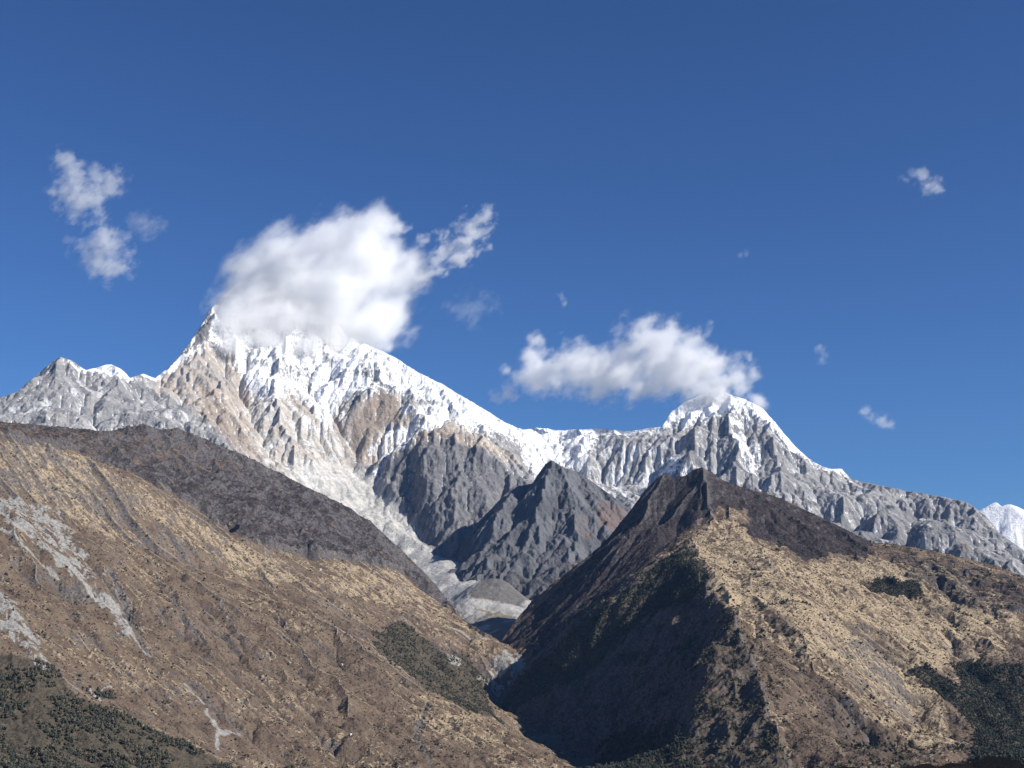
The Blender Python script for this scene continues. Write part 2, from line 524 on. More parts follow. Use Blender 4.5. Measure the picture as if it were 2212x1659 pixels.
# the brown wall and the dark cliffs are blockier than the fluted snow slopes
BROWN_WALL = [(822, 836), (862, 870), (865, 905), (812, 935), (795, 975), (775, 1010), (745, 1000), (735, 940), (765, 880), (800, 860)]
DARK_CLIFF = [(822, 1030), (870, 975), (930, 945), (1040, 965), (1090, 1010), (1160, 1050), (1120, 1240), (950, 1215)]
_bw = mt.area(BROWN_WALL, 4, 14, 86, 90); _dc = mt.area(DARK_CLIFF, 4, 14, 87, 90)
_w = np.clip(0.75 * _bw + 0.45 * _dc, 0, 1)
mt.z = mt.z * (1 - _w) + _w * blur(mt.z, 90)
_gy = np.gradient(mt.z, axis=0) / mt.cell
_st = np.clip(np.hypot(_gy, np.gradient(mt.z, axis=1) / mt.cell), 0, 2.2)
_wz = 60 * fbm(X, mt.z, 300, 3, 88)
mt.z = mt.z + _st * (11 * fbm(X + _wz, mt.z + _wz, 120, 5, 89, ridged=True, gain=0.62) + 7 * fbm(X, mt.z, 38, 3, 90, gain=0.6)) + _st * (_bw * 14 + _dc * 20) * fbm(X + _wz, mt.z - _wz, 210, 4, 91, ridged=True, gain=0.6)
# tilted rock strata stand out as ledges
zt = mt.z + 0.20 * (X - 1500) + 160 * fbm(X, Y, 1300, 4, 71)
band = fbm(zt, zt * 0.0 + X * 0.03, 60, 4, 72, gain=0.6)
ph = zt / 70.0 + 1.2 * fbm(X, Y, 500, 3, 73)
saw = ph - np.floor(ph)
ledge = np.clip(fbm(X, Y, 700, 3, 74) + 0.35, 0, 1)
mt.z = mt.z + 17.0 * (sstep(0.0, 0.8, saw) - saw) * ledge + 3 * n3
_tg = mt.area([(700, 1000), (770, 1015), (805, 1030), (822, 1055), (850, 1088), (905, 1165), (945, 1205), (985, 1218), (985, 1270), (900, 1240), (840, 1180), (740, 1110), (640, 1060), (600, 1010)], 4, 8, 9, 100)
mt.z = mt.z * (1 - 0.8 * _tg) + 0.8 * _tg * blur(mt.z, 60) + _tg * 6 * fbm(X, Y, 60, 4, 85, ridged=True)
mt.settle_crest(9, 1.6, 77)
mt.t = mt.z / mt.R
mt.analyse()
w0 = np.random.RandomState(4).randn(mt.H, mt.W)
flute = streaks(blur(w0, 1) * 2.2, mt.rec, 18); flute /= flute.std()
zz = mt.z
rel = 0.50 * n1 + 0.55 * n2 + 0.35 * n3 + 0.10 * flute + 1.6 * mt.curv - 0.35 * (mt.slope - 1.2) + 0.25 * (sstep(0.6, 0.8, saw) * ledge)
LINE = np.array([(-260, 700), (120, 735), (180, 800), (285, 812), (333, 817), (400, 772), (450, 738), (480, 765), (515, 800), (537, 862), (604, 864), (640, 850), (690, 905), (724, 932), (750, 868), (772, 848), (800, 862), (822, 838), (855, 850), (890, 862), (945, 870), (975, 900), (1008, 926), (1041, 938), (1090, 942),
                 (1131, 975), (1180, 968), (1225, 985), (1275, 1010), (1292, 933), (1430, 926), (1445, 915), (1480, 935), (1510, 905), (1560, 900), (1630, 905), (1670, 930), (1710, 978), (1750, 1003), (1840, 1030), (2480, 1100)], float)
hh = mt.hit(LINE[:, 0], LINE[:, 1])
zl = sight(LINE[:, 0], LINE[:, 1])[1] * np.exp(mt.l0 + hh[:, 1] * mt.c)
zl = np.where((LINE[:, 0] < 150) | (LINE[:, 0] > 1850), 9999, zl)
line_z = np.interp(np.arange(mt.W), hh[:, 0], zl)
line_z = np.where(line_z > 5000, 9999, np.convolve(np.pad(np.minimum(line_z, 4000), 12, mode='edge'), np.ones(25) / 25, 'valid'))
S = -0.26 + rel + np.clip((zz - line_z[None, :]) / 170.0, -0.75, 0.8)


def add(poly, amount, ragged=7, soft=5, seed=5, scale=90):
    global S
    S = S + amount * mt.area(poly, ragged, soft, seed, scale)


# snowfields of the photograph, traced
SNOW_MAIN = [(452, 700), (458, 733), (500, 770), (530, 805), (537, 830), (540, 866), (604, 865), (618, 845), (640, 850), (690, 905), (724, 936), (716, 908), (702, 884), (726, 884), (745, 878), (752, 850), (772, 840), (800, 866), (818, 850), (775, 785), (770, 740), (740, 690), (600, 560), (500, 600)]
SNOW_RIDGE = [(745, 720), (790, 742), (850, 768), (960, 828), (1040, 877), (1090, 910), (1132, 926), (1080, 945), (1041, 938), (1008, 928), (975, 902), (945, 872), (890, 860), (855, 848), (835, 838), (822, 828), (790, 800), (770, 780), (745, 760)]
SHELF = [(865, 876), (958, 876), (978, 902), (955, 920), (905, 930), (895, 952), (848, 978), (832, 998), (812, 1028), (804, 1026), (826, 987), (792, 985), (797, 970), (818, 938), (858, 924), (900, 916), (872, 898)]
add(SNOW_MAIN, 0.3, 7, 6, 5); add(SNOW_RIDGE, 0.4, 6, 5, 6); add(SHELF, 1.5, 5, 4, 7)
add([(333, 821), (378, 783), (418, 750), (452, 722), (440, 745), (422, 760), (375, 803), (355, 812)], 1.3, 3, 3, 8)
add([(180, 800), (215, 790), (262, 795), (285, 818), (250, 812), (200, 803)], 1.2, 3, 3, 9)
add([(1131, 922), (1151, 921), (1178, 958), (1225, 983), (1275, 1018), (1241, 1015), (1191, 998), (1158, 1040), (1122, 982), (1136, 966)], 1.7, 5, 4, 10)
add([(372, 788), (405, 742), (430, 702), (452, 668), (455, 700), (450, 731), (440, 738), (415, 757)], -1.6, 2, 2, 40)  # snow cleared from the summit's left wall, part of its painted shade
add(DARK_CLIFF, -0.9, 5, 6, 41)
add([(771, 783), (800, 795), (828, 828), (815, 832), (780, 810)], -0.9, 5, 4, 11)
add([(560, 775), (640, 790), (668, 815), (610, 822), (575, 800)], -0.7, 6, 5, 12)
add([(700, 775), (720, 770), (715, 800), (700, 800)], -0.8, 4, 4, 13)
S = S + 1.1 * mt.line([(741, 893, 4), (748, 940, 3), (760, 980, 3), (771, 1012, 3)], 2, 14, 50) + 1.2 * mt.line([(545, 830, 6), (620, 860, 5), (660, 900, 5), (700, 945, 3)], 2, 15, 50)
# the second summit
add([(1445, 900), (1480, 868), (1507, 853), (1514, 871), (1478, 899), (1462, 914)], 1.2, 3, 3, 20)
add([(1500, 850), (1562, 842), (1605, 860), (1650, 883), (1672, 905), (1693, 935), (1720, 970), (1708, 980), (1680, 925), (1648, 903), (1627, 890), (1571, 882), (1556, 893), (1519, 914), (1507, 880)], 1.5, 4, 4, 21)
add([(1476, 897), (1507, 884), (1494, 918), (1472, 931)], 1.3, 3, 3, 22)
add([(1578, 928), (1601, 935), (1618, 955), (1646, 950), (1642, 1008), (1635, 1036), (1614, 1008), (1592, 966)], 1.6, 4, 4, 23)
add([(1571, 903), (1625, 915), (1618, 929), (1575, 916)], 1.2, 3, 3, 24)
add([(1429, 988), (1468, 986), (1496, 994), (1485, 1030), (1422, 1030)], 1.6, 4, 3, 25)
# a thin cap along the crest
cap = mt.line([(p[0], p[1] + 4, 6) for p in M_CREST if 150 < p[0] < 1850], 2.0)
S = S + (1.5 * sstep(0.1, 0.6, cap)) * sstep(-0.5, 0.1, n1 + n2 + 0.15)
m_snow = sstep(0.0, 0.14, S)
# snow dust and runnels of pale rubble
P_LOWER = mt.area([(545, 860), (604, 866), (690, 905), (740, 950), (768, 1010), (735, 1035), (690, 1060), (640, 1040), (580, 1000), (550, 950), (535, 900)], 14, 14, 11, 160)
P_WALL = mt.area([(1150, 935), (1300, 930), (1440, 925), (1440, 1080), (1250, 1070), (1180, 1010)], 14, 14, 16, 160)
P_LEFT = mt.area([(-260, 850), (130, 770), (280, 810), (340, 830), (420, 900), (520, 980), (400, 980), (-260, 960)], 14, 14, 17, 160)
P_RIGHT = mt.area([(1430, 930), (1700, 950), (1850, 1040), (2212, 1180), (2480, 1300), (2480, 1400), (1700, 1180), (1430, 1060)], 14, 14, 18, 160)
fl = 0.55 * flute + 0.9 * n2 + 0.6 * n3
m_dust = np.clip(sstep(-0.25, 0.6, fl) * 0.8 * P_WALL + sstep(0.15, 0.9, fl) * (0.3 * P_WALL + 0.55 * P_LEFT + 0.40 * P_RIGHT + 0.6 * P_LOWER) + sstep(-0.28, 0.02, S) * 0.4, 0, 0.9) * (1 - 0.8 * _dc)
tongue = mt.area([(700, 1000), (770, 1015), (805, 1030), (822, 1055), (850, 1088), (905, 1165), (945, 1205), (985, 1218), (985, 1270), (900, 1240), (840, 1180), (740, 1110), (640, 1060), (600, 1010)], 6, 4, 9, 100)
fan = mt.area([(771, 1010), (790, 1026), (808, 1036), (735, 1036)], 3, 3, 10, 60)
m_scree = np.clip(tongue * (0.80 + 0.45 * n2 + 0.35 * n3) + 0.95 * fan + 0.85 * P_LOWER * sstep(-0.55, 0.25, n2 + 0.3 * flute + 0.4 * n1), 0, 1)
m_scree = np.clip(m_scree + 0.55 * (1 - mt.area([(822, 1030), (870, 975), (930, 945), (1040, 965), (1090, 1010), (1160, 1050), (1120, 1240), (950, 1215)], 4, 6, 13, 120)) * sstep(60, 500, mt.flow_area) * sstep(-0.3, 0.2, n2) * sstep(2500, 2200, zz), 0, 1)
# warm tan rock on the first peak, cold grey elsewhere
m_tan = np.clip(mt.area([(335, 815), (446, 735), (560, 800), (760, 880), (830, 838), (900, 880), (1000, 900), (1150, 1020), (1050, 975), (930, 935), (860, 990), (800, 1020), (760, 1020), (620, 1040), (540, 990), (440, 900), (350, 850)], 12, 12, 12, 160) * (0.85 + 0.5 * n1), 0, 1)
m_brown = np.clip(mt.area([(822, 836), (862, 870), (865, 905), (812, 935), (795, 975), (775, 1010), (758, 960), (765, 900), (800, 868)], 6, 5, 31, 90) + mt.area([(905, 930), (960, 922), (1020, 945), (1090, 1000), (1040, 965), (980, 950), (900, 970)], 6, 5, 32, 90)
                  + 0.8 * mt.area([(430, 830), (470, 850), (520, 930), (560, 985), (500, 960), (440, 900)], 6, 5, 33, 90), 0, 1) * (0.75 + 0.5 * n2)
m_band = np.clip(sstep(0.0, 0.35, band + 0.3 * n2) * 0.8 + 0.5 * sstep(0.7, 0.85, saw) * ledge, 0, 1)
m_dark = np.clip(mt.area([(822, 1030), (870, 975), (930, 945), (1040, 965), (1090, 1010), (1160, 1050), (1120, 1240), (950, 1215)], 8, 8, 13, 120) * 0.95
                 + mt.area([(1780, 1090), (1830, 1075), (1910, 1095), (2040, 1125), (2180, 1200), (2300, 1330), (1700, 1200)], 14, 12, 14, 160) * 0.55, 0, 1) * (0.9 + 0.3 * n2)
m_dark = np.clip(m_dark + mt.area([(372, 788), (405, 742), (430, 702), (452, 668), (455, 700), (450, 731), (440, 738), (415, 757)], 2, 2, 40), 0, 1)  # shade of the summit's left wall painted in as darker rock
m_rust = mt.area([(2050, 1150), (2110, 1180), (2140, 1230), (2080, 1220)], 6, 5, 15, 100) * sstep(-0.1, 0.4, n2) * 0.7
mat_mt = ground_material("alpine_rock", (0.30, 0.295, 0.295), [
    ("tan", (0.52, 0.445, 0.365), (0.40, 0.345, 0.295)),
    ("band", (0.42, 0.40, 0.38), (0.30, 0.295, 0.29)),
    ("brown", (0.25, 0.195, 0.155), (0.34, 0.275, 0.22)),
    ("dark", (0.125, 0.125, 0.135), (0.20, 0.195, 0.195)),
    ("rust", (0.24, 0.15, 0.105), (0.20, 0.14, 0.11)),
    ("scree", (0.62, 0.595, 0.55), (0.43, 0.42, 0.39)),
    ("dust", (0.74, 0.745, 0.75), (0.62, 0.62, 0.62)),
    ("snow", (0.90, 0.905, 0.91), (0.84, 0.85, 0.865))], noise_scale=0.022, base2=(0.20, 0.20, 0.205), bump=(0.03, 22.0))
mt.mesh("snow_mountain", mat_mt, dict(snow=m_snow, scree=m_scree, tan=m_tan, band=m_band, dark=m_dark, rust=m_rust, brown=m_brown, dust=m_dust))

# ================================================================== dark pointed rock peak in front of it
P_CURVES = [
    ('c', [(985, 1215, 10.4), (1000, 1165, 10.55), (1040, 1120, 10.7), (1085, 1075, 10.8), (1110, 1050, 10.9), (1150, 1045, 10.95), (1165, 1020, 10.9), (1178, 1003, 10.85), (1192, 994, 10.8),
           (1210, 1006, 10.85), (1222, 1012, 10.9), (1250, 1020, 11.0), (1275, 1038, 11.05), (1320, 1070, 11.1), (1360, 1098, 11.1), (1420, 1140, 11.1), (1520, 1190, 11.0), (1620, 1240, 10.8)]),
    ('r', [(1192, 996, 10.78), (1185, 1040, 10.6), (1170, 1100, 10.35), (1150, 1160, 10.1), (1120, 1225, 9.8), (1110, 1260, 9.6)]),
    ('r', [(1192, 996, 10.78), (1225, 1060, 10.55), (1245, 1130, 10.25), (1240, 1190, 9.95), (1225, 1240, 9.7)]),
    ('r', [(1110, 1052, 10.85), (1090, 1110, 10.5), (1060, 1170, 10.2), (1035, 1215, 9.95), (1020, 1240, 9.85)]),
    ('v', [(1135, 1060, 10.85), (1120, 1130, 10.45), (1085, 1200, 10.05), (1060, 1245, 9.75)]),
    ('v', [(1200, 1080, 10.5), (1195, 1150, 10.2), (1175, 1220, 9.85), (1160, 1270, 9.6)]),
    ('r', [(1275, 1040, 11.0), (1290, 1100, 10.6), (1300, 1150, 10.3), (1310, 1200, 10.0)]),
    ('v', [(1255, 1050, 10.9), (1270, 1120, 10.45), (1275, 1200, 10.0)]),
    ('v', [(1340, 1120, 10.8), (1340, 1180, 10.3)]),
    ('b', [(925, 1360, 9.0), (925, 1340, 9.6), (925, 1320, 10.5), (925, 1300, 11.5)]),
    ('b', [(960, 1260, 10.0), (1010, 1262, 9.75), (1070, 1280, 9.5), (1130, 1310, 9.3), (1200, 1330, 9.0), (1300, 1320, 9.0), (1500, 1330, 9.2), (1620, 1330, 9.2)]),
]
pk = Massif(930, 1640, 8.8, 12.3, CELL * 0.65, P_CURVES, zfront=-100, zback=500, seed=8, K=0.014, D=0.006, rough=0.32, it=(18, 7, 3), crag=0.42, arete=(14, 6, 3), Ka=0.012, cragsize=22)
_st = np.clip(np.hypot(*np.gradient(pk.z)) / pk.cell, 0, 2.2)
pk.z = pk.z + _st * (12 * fbm(pk.X, pk.z, 110, 5, 175, ridged=True, gain=0.62) + 6 * fbm(pk.X, pk.z, 35, 3, 176))
pk.settle_crest(8, 1.5, 78)
pk.analyse()
X, Y = pk.X, pk.Y
n1 = fbm(X, Y, 350, 4, 180); n2 = fbm(X, Y, 70, 4, 181, gain=0.6)
p_rust = np.clip(pk.area([(1200, 1130), (1290, 1100), (1340, 1100), (1350, 1130), (1290, 1150), (1240, 1160)], 12, 8, 3, 120) * sstep(-0.1, 0.45, n2) * 0.55
                 + pk.area([(1300, 1080), (1360, 1100), (1340, 1150), (1290, 1130)], 8, 5, 4, 100) * 0.3, 0, 1)
p_brown = sstep(0.1, 0.5, n2 + 0.6 * n1 + (900 - pk.z) / 900.0) * sstep(1.2, 0.5, pk.slope) * 0.7
p_scree = np.clip(sstep(60, 500, pk.flow_area) * 0.5 + sstep(0.25, 0.5, n2) * 0.25, 0, 1)
mat_pk = ground_material("dark_rock", (0.155, 0.158, 0.168), [
    ("brown", (0.19, 0.135, 0.105), (0.15, 0.115, 0.095)), ("rust", (0.26, 0.14, 0.09), (0.21, 0.13, 0.095)), ("scree", (0.27, 0.26, 0.25), (0.2, 0.195, 0.19))],
    noise_scale=0.02, base2=(0.10, 0.102, 0.11), bump=(0.03, 22.0))
pk.mesh("rock_peak", mat_pk, dict(rust=p_rust, brown=p_brown, scree=p_scree))

# ================================================================== white peak far off behind the right end
F_CURVES = [('c', [(1950, 1200, 19.0), (2040, 1150, 19.0), (2100, 1112, 19.0), (2125, 1098, 19.0), (2150, 1084, 19.0), (2164, 1094, 19.0), (2180, 1088, 18.9), (2200, 1096, 18.9), (2230, 1110, 18.9), (2300, 1150, 19.0), (2420, 1220, 19.0)]),
            ('r', [(2150, 1085, 18.95), (2140, 1130, 18.5), (2125, 1180, 18.0)]), ('r', [(2180, 1089, 18.85), (2175, 1140, 18.3), (2180, 1200, 17.7)]),
            ('v', [(2163, 1100, 18.9), (2155, 1160, 18.3)]), ('r', [(2215, 1100, 18.9), (2225, 1180, 18.0)]),
            ('b', [(1950, 1300, 17.0), (2100, 1300, 16.9), (2420, 1300, 17.0)])]
fp = Massif(1950, 2420, 16.6, 20.5, CELL, F_CURVES, zfront=500, zback=400, seed=21, K=0.018, D=0.04, rough=0.3, it=(30, 10, 4))
fp.analyse()
n2 = fbm(fp.X, fp.Y, 160, 4, 281)
f_snow = sstep(-0.25, 0.05, 0.5 - 0.5 * (fp.slope - 0.8) + 0.9 * n2 + fp.curv)
fp.settle_crest(6, 0.8, 79)
fp.mesh("white_peak", mat_mt, dict(snow=f_snow))

# ================================================================== left hillside, with the burnt ridge behind its shoulder
L_CURVES = [
    # burnt ridge
    ('c', [(-420, 850, 7.3), (-200, 890, 7.5), (0, 912, 7.7), (130, 922, 7.85), (220, 932, 8.0), (265, 925, 8.05), (310, 915, 8.1), (345, 928, 8.12), (385, 924, 8.2), (420, 940, 8.3), (470, 960, 8.4), (530, 985, 8.5), (600, 1020, 8.6), (680, 1060, 8.7),
           (760, 1100, 8.8), (810, 1135, 8.85), (860, 1182, 8.9), (900, 1220, 8.9), (940, 1262, 8.9), (970, 1300, 8.85), (1000, 1340, 8.7), (1050, 1370, 8.35), (1092, 1392, 8.0)]),
    # grassy shoulder
    ('c', [(-420, 860, 5.9), (-200, 890, 5.95), (0, 936, 6.05), (80, 955, 6.2), (160, 985, 6.35), (260, 1030, 6.55), (380, 1080, 6.8), (430, 1118, 6.9), (470, 1150, 6.98), (540, 1172, 7.1), (620, 1206, 7.25)]),
    ('v', [(-420, 880, 6.4), (0, 938, 6.6), (160, 988, 6.85), (380, 1085, 7.2), (470, 1155, 7.25)]),
    ('r', [(620, 1206, 7.25), (700, 1215, 7.5), (785, 1220, 7.75), (860, 1255, 7.9), (940, 1310, 7.9), (1010, 1350, 7.8), (1080, 1390, 7.4), (1150, 1425, 7.02)]),
    # the near spur
    ('c', [(700, 1345, 5.75), (780, 1400, 5.6), (850, 1445, 5.5), (920, 1500, 5.4), (1000, 1540, 5.3), (1060, 1570, 5.2), (1150, 1616, 5.05), (1232, 1659, 4.9), (1330, 1715, 4.75)]),
    ('v', [(700, 1330, 6.1), (800, 1398, 6.1), (870, 1450, 5.95), (930, 1500, 5.85), (1000, 1536, 5.8), (1070, 1570, 5.75), (1240, 1660, 5.5), (1330, 1700, 5.4)]),
    ('b', [(1150, 1432, 6.98), (1110, 1470, 6.85), (1070, 1520, 6.72), (1090, 1560, 6.4)]),
    ('b', [(860, 1330, 7.1), (960, 1400, 6.9), (1040, 1470, 6.7), (1060, 1515, 6.6)]),
    # open slope below the shoulder
    ('b', [(0, 1090, 5.6), (120, 1120, 5.7), (260, 1180, 5.9), (420, 1240, 6.1), (560, 1290, 6.2), (700, 1345, 5.75)]),
    ('b', [(0, 1250, 5.0), (200, 1330, 5.1), (400, 1400, 5.15), (600, 1470, 5.1), (800, 1530, 5.0), (1000, 1620, 4.8), (1100, 1690, 4.6)]),
    ('v', [(0, 1080, 5.55), (100, 1180, 5.3), (200, 1270, 5.1), (270, 1350, 4.95), (330, 1410, 4.85), (420, 1500, 4.7), (470, 1560, 4.6), (540, 1610, 4.5), (640, 1680, 4.4)]),
    ('r', [(400, 1330, 5.3), (500, 1450, 5.0), (620, 1560, 4.75), (760, 1670, 4.55)]),
    ('v', [(0, 1290, 4.75), (60, 1360, 4.6), (110, 1440, 4.45), (220, 1510, 4.35), (330, 1570, 4.3), (460, 1640, 4.25), (560, 1690, 4.2)]),
    ('r', [(-60, 1405, 4.3), (40, 1425, 4.25), (110, 1450, 4.2), (200, 1530, 4.1), (300, 1580, 4.05), (440, 1655, 4.0), (520, 1700, 3.95)]),
    ('b', [(-420, 1659, 3.3), (-100, 1659, 3.45), (150, 1659, 3.65), (300, 1672, 3.8)]),
    ('b', [(1450, 1900, 3.5), (1450, 1850, 4), (1440, 1800, 5), (1420, 1750, 6), (1420, 1700, 7.4), (1420, 1640, 8.5)]),
    ('b', [(-420, 1720, 3.12), (0, 1760, 3.15), (300, 1800, 3.3), (700, 1850, 3.5), (1000, 1850, 3.7), (1330, 1850, 3.9)]),
    ('b', [(-420, 1300, 4.6), (-420, 1090, 5.3)]),
]
lf = Massif(-420, 1480, 3.1, 9.6, CELL * 0.62, L_CURVES, zback=-100, seed=5, K=0.016, D=0.05, rough=0.30, it=(24, 9, 4), soft=1, crag=0.10, arete=(8, 5, 3), Ka=0.010, cragsize=20)
X, Y = lf.X, lf.Y
n_rock = fbm(X, Y, 260, 4, 301)
burnt0 = lf.area([(-400, 930), (0, 925), (300, 905), (470, 950), (760, 1090), (1000, 1330), (1060, 1390), (985, 1330), (860, 1235), (785, 1215), (640, 1200), (560, 1180), (470, 1140), (400, 1080), (300, 1030), (150, 975), (0, 945), (-400, 940)], 10, 5, 3, 160)
knolls = lf.area([(170, 935), (240, 915), (330, 905), (400, 915), (470, 950), (560, 1000), (520, 1010), (420, 985), (330, 965), (220, 960)], 10, 8, 4, 120)
lf.z = lf.z + (1 - burnt0) * (17 * fbm(X + 60 * fbm(X, Y, 300, 2, 331), Y + 60 * fbm(X, Y, 300, 2, 332), 300, 5, 330, ridged=True, gain=0.6)) + burnt0 * (62 * fbm(X, Y, 400, 6, 302, ridged=True, gain=0.58) + 6 * fbm(X, Y, 45, 3, 306)) + knolls * 42 * fbm(X, Y, 190, 5, 303, ridged=True) + 1.6 * fbm(X, Y, 14, 3, 304, gain=0.7) + 3.0 * fbm(X, Y, 48, 3, 305)
# clefts cut in the slope
CLEFTS = [[(240, 1240, 5), (262, 1290, 7), (275, 1330, 7), (300, 1375, 5)], [(345, 1255, 2.2), (390, 1320, 3), (440, 1390, 2.5)], [(470, 1290, 2), (500, 1340, 2.6), (540, 1400, 2.2)],
          [(905, 1555, 2.5), (905, 1580, 4), (925, 1520, 3)], [(905, 1580, 3), (900, 1600, 3), (935, 1659, 3)], [(300, 1390, 5), (330, 1420, 6)], [(560, 1240, 3), (590, 1275, 3)],
          [(600, 1330, 2), (620, 1370, 3), (660, 1420, 2)], [(420, 1470, 3), (470, 1540, 4), (530, 1590, 3)], [(705, 1300, 2), (760, 1340, 2)], [(110, 1440, 3), (130, 1460, 3)]]
for k, c in enumerate(CLEFTS):
    lf.z = lf.z - 2.6 * lf.cell * np.minimum(lf.line(c, 5.0, 40 + k, 26), 0.7) * np.array([p[2] for p in c]).mean() * 0.34
lf.settle_crest(8, 2.6, 80)
lf.analyse()
w0 = np.random.RandomState(14).randn(lf.H, lf.W)
st = streaks(blur(w0, 1) * 2, lf.rec, 16); st = blur(st, 1); st /= st.std()
n1 = fbm(X, Y, 420, 4, 310); n2 = fbm(X, Y, 60, 4, 311, gain=0.62); n3 = fbm(X, Y, 16, 3, 312, gain=0.7)
n2_l, n3_l = n2, n3
brownzone = blur(lf.area([(-400, 900), (0, 905), (300, 900), (470, 945), (570, 1012), (430, 1022), (250, 985), (0, 950), (-400, 940)], 14, 10, 77, 140), 12)
cleft = np.clip(sum(lf.line(c, 5.0, 40 + k, 26) for k, c in enumerate(CLEFTS)), 0, 1)
burnt = np.clip(burnt0, 0, 1)
l_burnt = sstep(0.35, 0.75, blur(burnt, 30) - 0.75 * brownzone * sstep(1.0, 0.45, lf.slope + 0.7 * n2) + 0.75 * n2 + 0.55 * n1 + 0.22 * st)
straw_area = blur(np.clip(lf.area([(0, 940), (160, 985), (380, 1080), (470, 1150), (560, 1180), (640, 1210), (620, 1260), (500, 1260), (380, 1200), (240, 1160), (120, 1100), (0, 1050)], 20, 14, 5, 200)
                     + lf.area([(640, 1210), (785, 1215), (870, 1245), (960, 1310), (1010, 1350), (1100, 1400), (1040, 1390), (900, 1330), (760, 1290), (640, 1250)], 12, 8, 6, 160)
                     + 0.7 * lf.area([(840, 1450), (920, 1495), (1232, 1655), (1180, 1690), (1000, 1620), (860, 1540)], 14, 12, 7, 160), 0, 1), 40)
l_straw = sstep(0.0, 0.34, 0.36 * straw_area + 0.24 * st + 0.95 * n2 + 0.80 * n1 - 0.30 - 1.2 * lf.curv + 0.55 * n3)
l_scrub = sstep(0.05, 0.4, 0.7 * n2 + 0.7 * n3 - 0.15 * st - 0.4 * n1 + 0.9 * lf.curv - 0.12 - 0.25 * straw_area)
green_area = np.clip(lf.area([(860, 1340), (930, 1390), (1000, 1420), (1050, 1470), (1060, 1520), (1080, 1560), (1000, 1530), (920, 1490), (870, 1445), (800, 1390)], 10, 6, 8, 140)
                     + lf.area([(-100, 1400), (30, 1420), (110, 1440), (160, 1500), (230, 1535), (330, 1575), (430, 1620), (560, 1700), (-100, 1700)], 14, 8, 9, 120)
                     + lf.area([(195, 1490), (245, 1495), (255, 1510), (205, 1512)], 3, 2, 9, 60), 0, 1)
green_l = np.clip(blur(green_area, 90) * 0.9 + 0.1 * green_area, 0, 1)
l_green = sstep(0.40, 0.66, green_l + 0.62 * n2 + 0.40 * n1 + 0.16 * st)
rock = sstep(0.9, 1.35, lf.slope + 0.5 * n2)
l_scree = np.clip(
    1.5 * lf.area([(-30, 1062), (40, 1078), (95, 1100), (135, 1150), (180, 1215), (225, 1275), (262, 1325), (286, 1372), (272, 1374), (225, 1318), (165, 1255), (105, 1200), (50, 1150), (-30, 1105)], 12, 6, 61, 60) * sstep(-0.22, 0.15, n2 + 0.34 * st + 0.5 * n3 + 0.5 * n1)
    + 1.0 * lf.area([(60, 1080), (120, 1100), (170, 1170), (235, 1280), (215, 1285), (150, 1190), (100, 1130)], 10, 4, 62, 50) * sstep(-0.1, 0.3, n2 + 0.30 * st + 0.4 * n3)
    + 1.2 * lf.line([(0, 1140, 3), (60, 1190, 4), (130, 1250, 2)], 3, 63, 40)
    + 1.5 * lf.area([(-30, 1270), (15, 1285), (45, 1325), (80, 1385), (112, 1450), (96, 1445), (60, 1415), (30, 1385), (-30, 1330)], 9, 5, 64, 50) * sstep(-0.3, 0.1, n2 + 0.30 * st + 0.5 * n3)
    + 1.3 * lf.line([(230, 1300, 4), (290, 1380, 4), (330, 1420, 3)], 2, 65, 40)
    + 1.6 * lf.line([(447, 1535, 3), (462, 1560, 6), (480, 1585, 9), (515, 1588, 4)], 3, 66, 40) + 1.4 * lf.line([(470, 1580, 4), (468, 1620, 3)], 2, 67, 40)
    + 1.5 * lf.line([(195, 1492, 2), (200, 1500, 3), (215, 1510, 4)], 1, 68, 40) + 1.0 * lf.line([(195, 1492, 2), (240, 1482, 1.5)], 1, 68, 40)
    + 1.2 * lf.line([(400, 1480, 2), (440, 1520, 3)], 1.5, 69, 40)
    + 1.4 * lf.area([(1090, 1400), (1155, 1425), (1125, 1465), (1085, 1510), (1030, 1470), (1060, 1450)], 8, 3, 70, 90) * sstep(-0.25, 0.25, n2)
    + 1.5 * lf.area([(965, 1410), (1000, 1425), (990, 1440), (970, 1432)], 4, 2, 71, 60)
    + 1.2 * lf.line([(1050, 1380, 5), (1010, 1375, 4), (960, 1350, 3)], 4, 72, 60), 0, 1)
l_scree = sstep(0.25, 0.6, l_scree + 0.25 * n3 + 0.12 * st * (l_scree > 0.02) - 0.05) * (l_scree > 0.02)
mat_lf = ground_material("hill_grass", (0.125, 0.090, 0.066), [
    ("scrub", (0.062, 0.050, 0.045), (0.105, 0.080, 0.064)),
    ("straw", (0.50, 0.395, 0.255), (0.33, 0.255, 0.17)),
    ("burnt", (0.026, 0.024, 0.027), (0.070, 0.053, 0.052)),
    ("rock", (0.165, 0.152, 0.148), (0.075, 0.07, 0.072)),
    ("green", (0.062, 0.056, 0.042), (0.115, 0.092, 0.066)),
    ("scree", (0.36, 0.35, 0.325), (0.24, 0.232, 0.215))], noise_scale=0.09, base2=(0.185, 0.138, 0.098), bump=(0.085, 10.0))
lf.mesh("left_hill", mat_lf, dict(scrub=l_scrub * 0.85, straw=l_straw * 0.95, burnt=l_burnt, rock=np.clip(rock * 0.8 + 0.28 * burnt * sstep(0.3, 1.1, 0.5 * st + 0.8 * n3 + 0.6 * n2) + 0.9 * sstep(0.2, 0.6, cleft + 0.4 * n2), 0, 1), green=l_green, scree=l_scree))

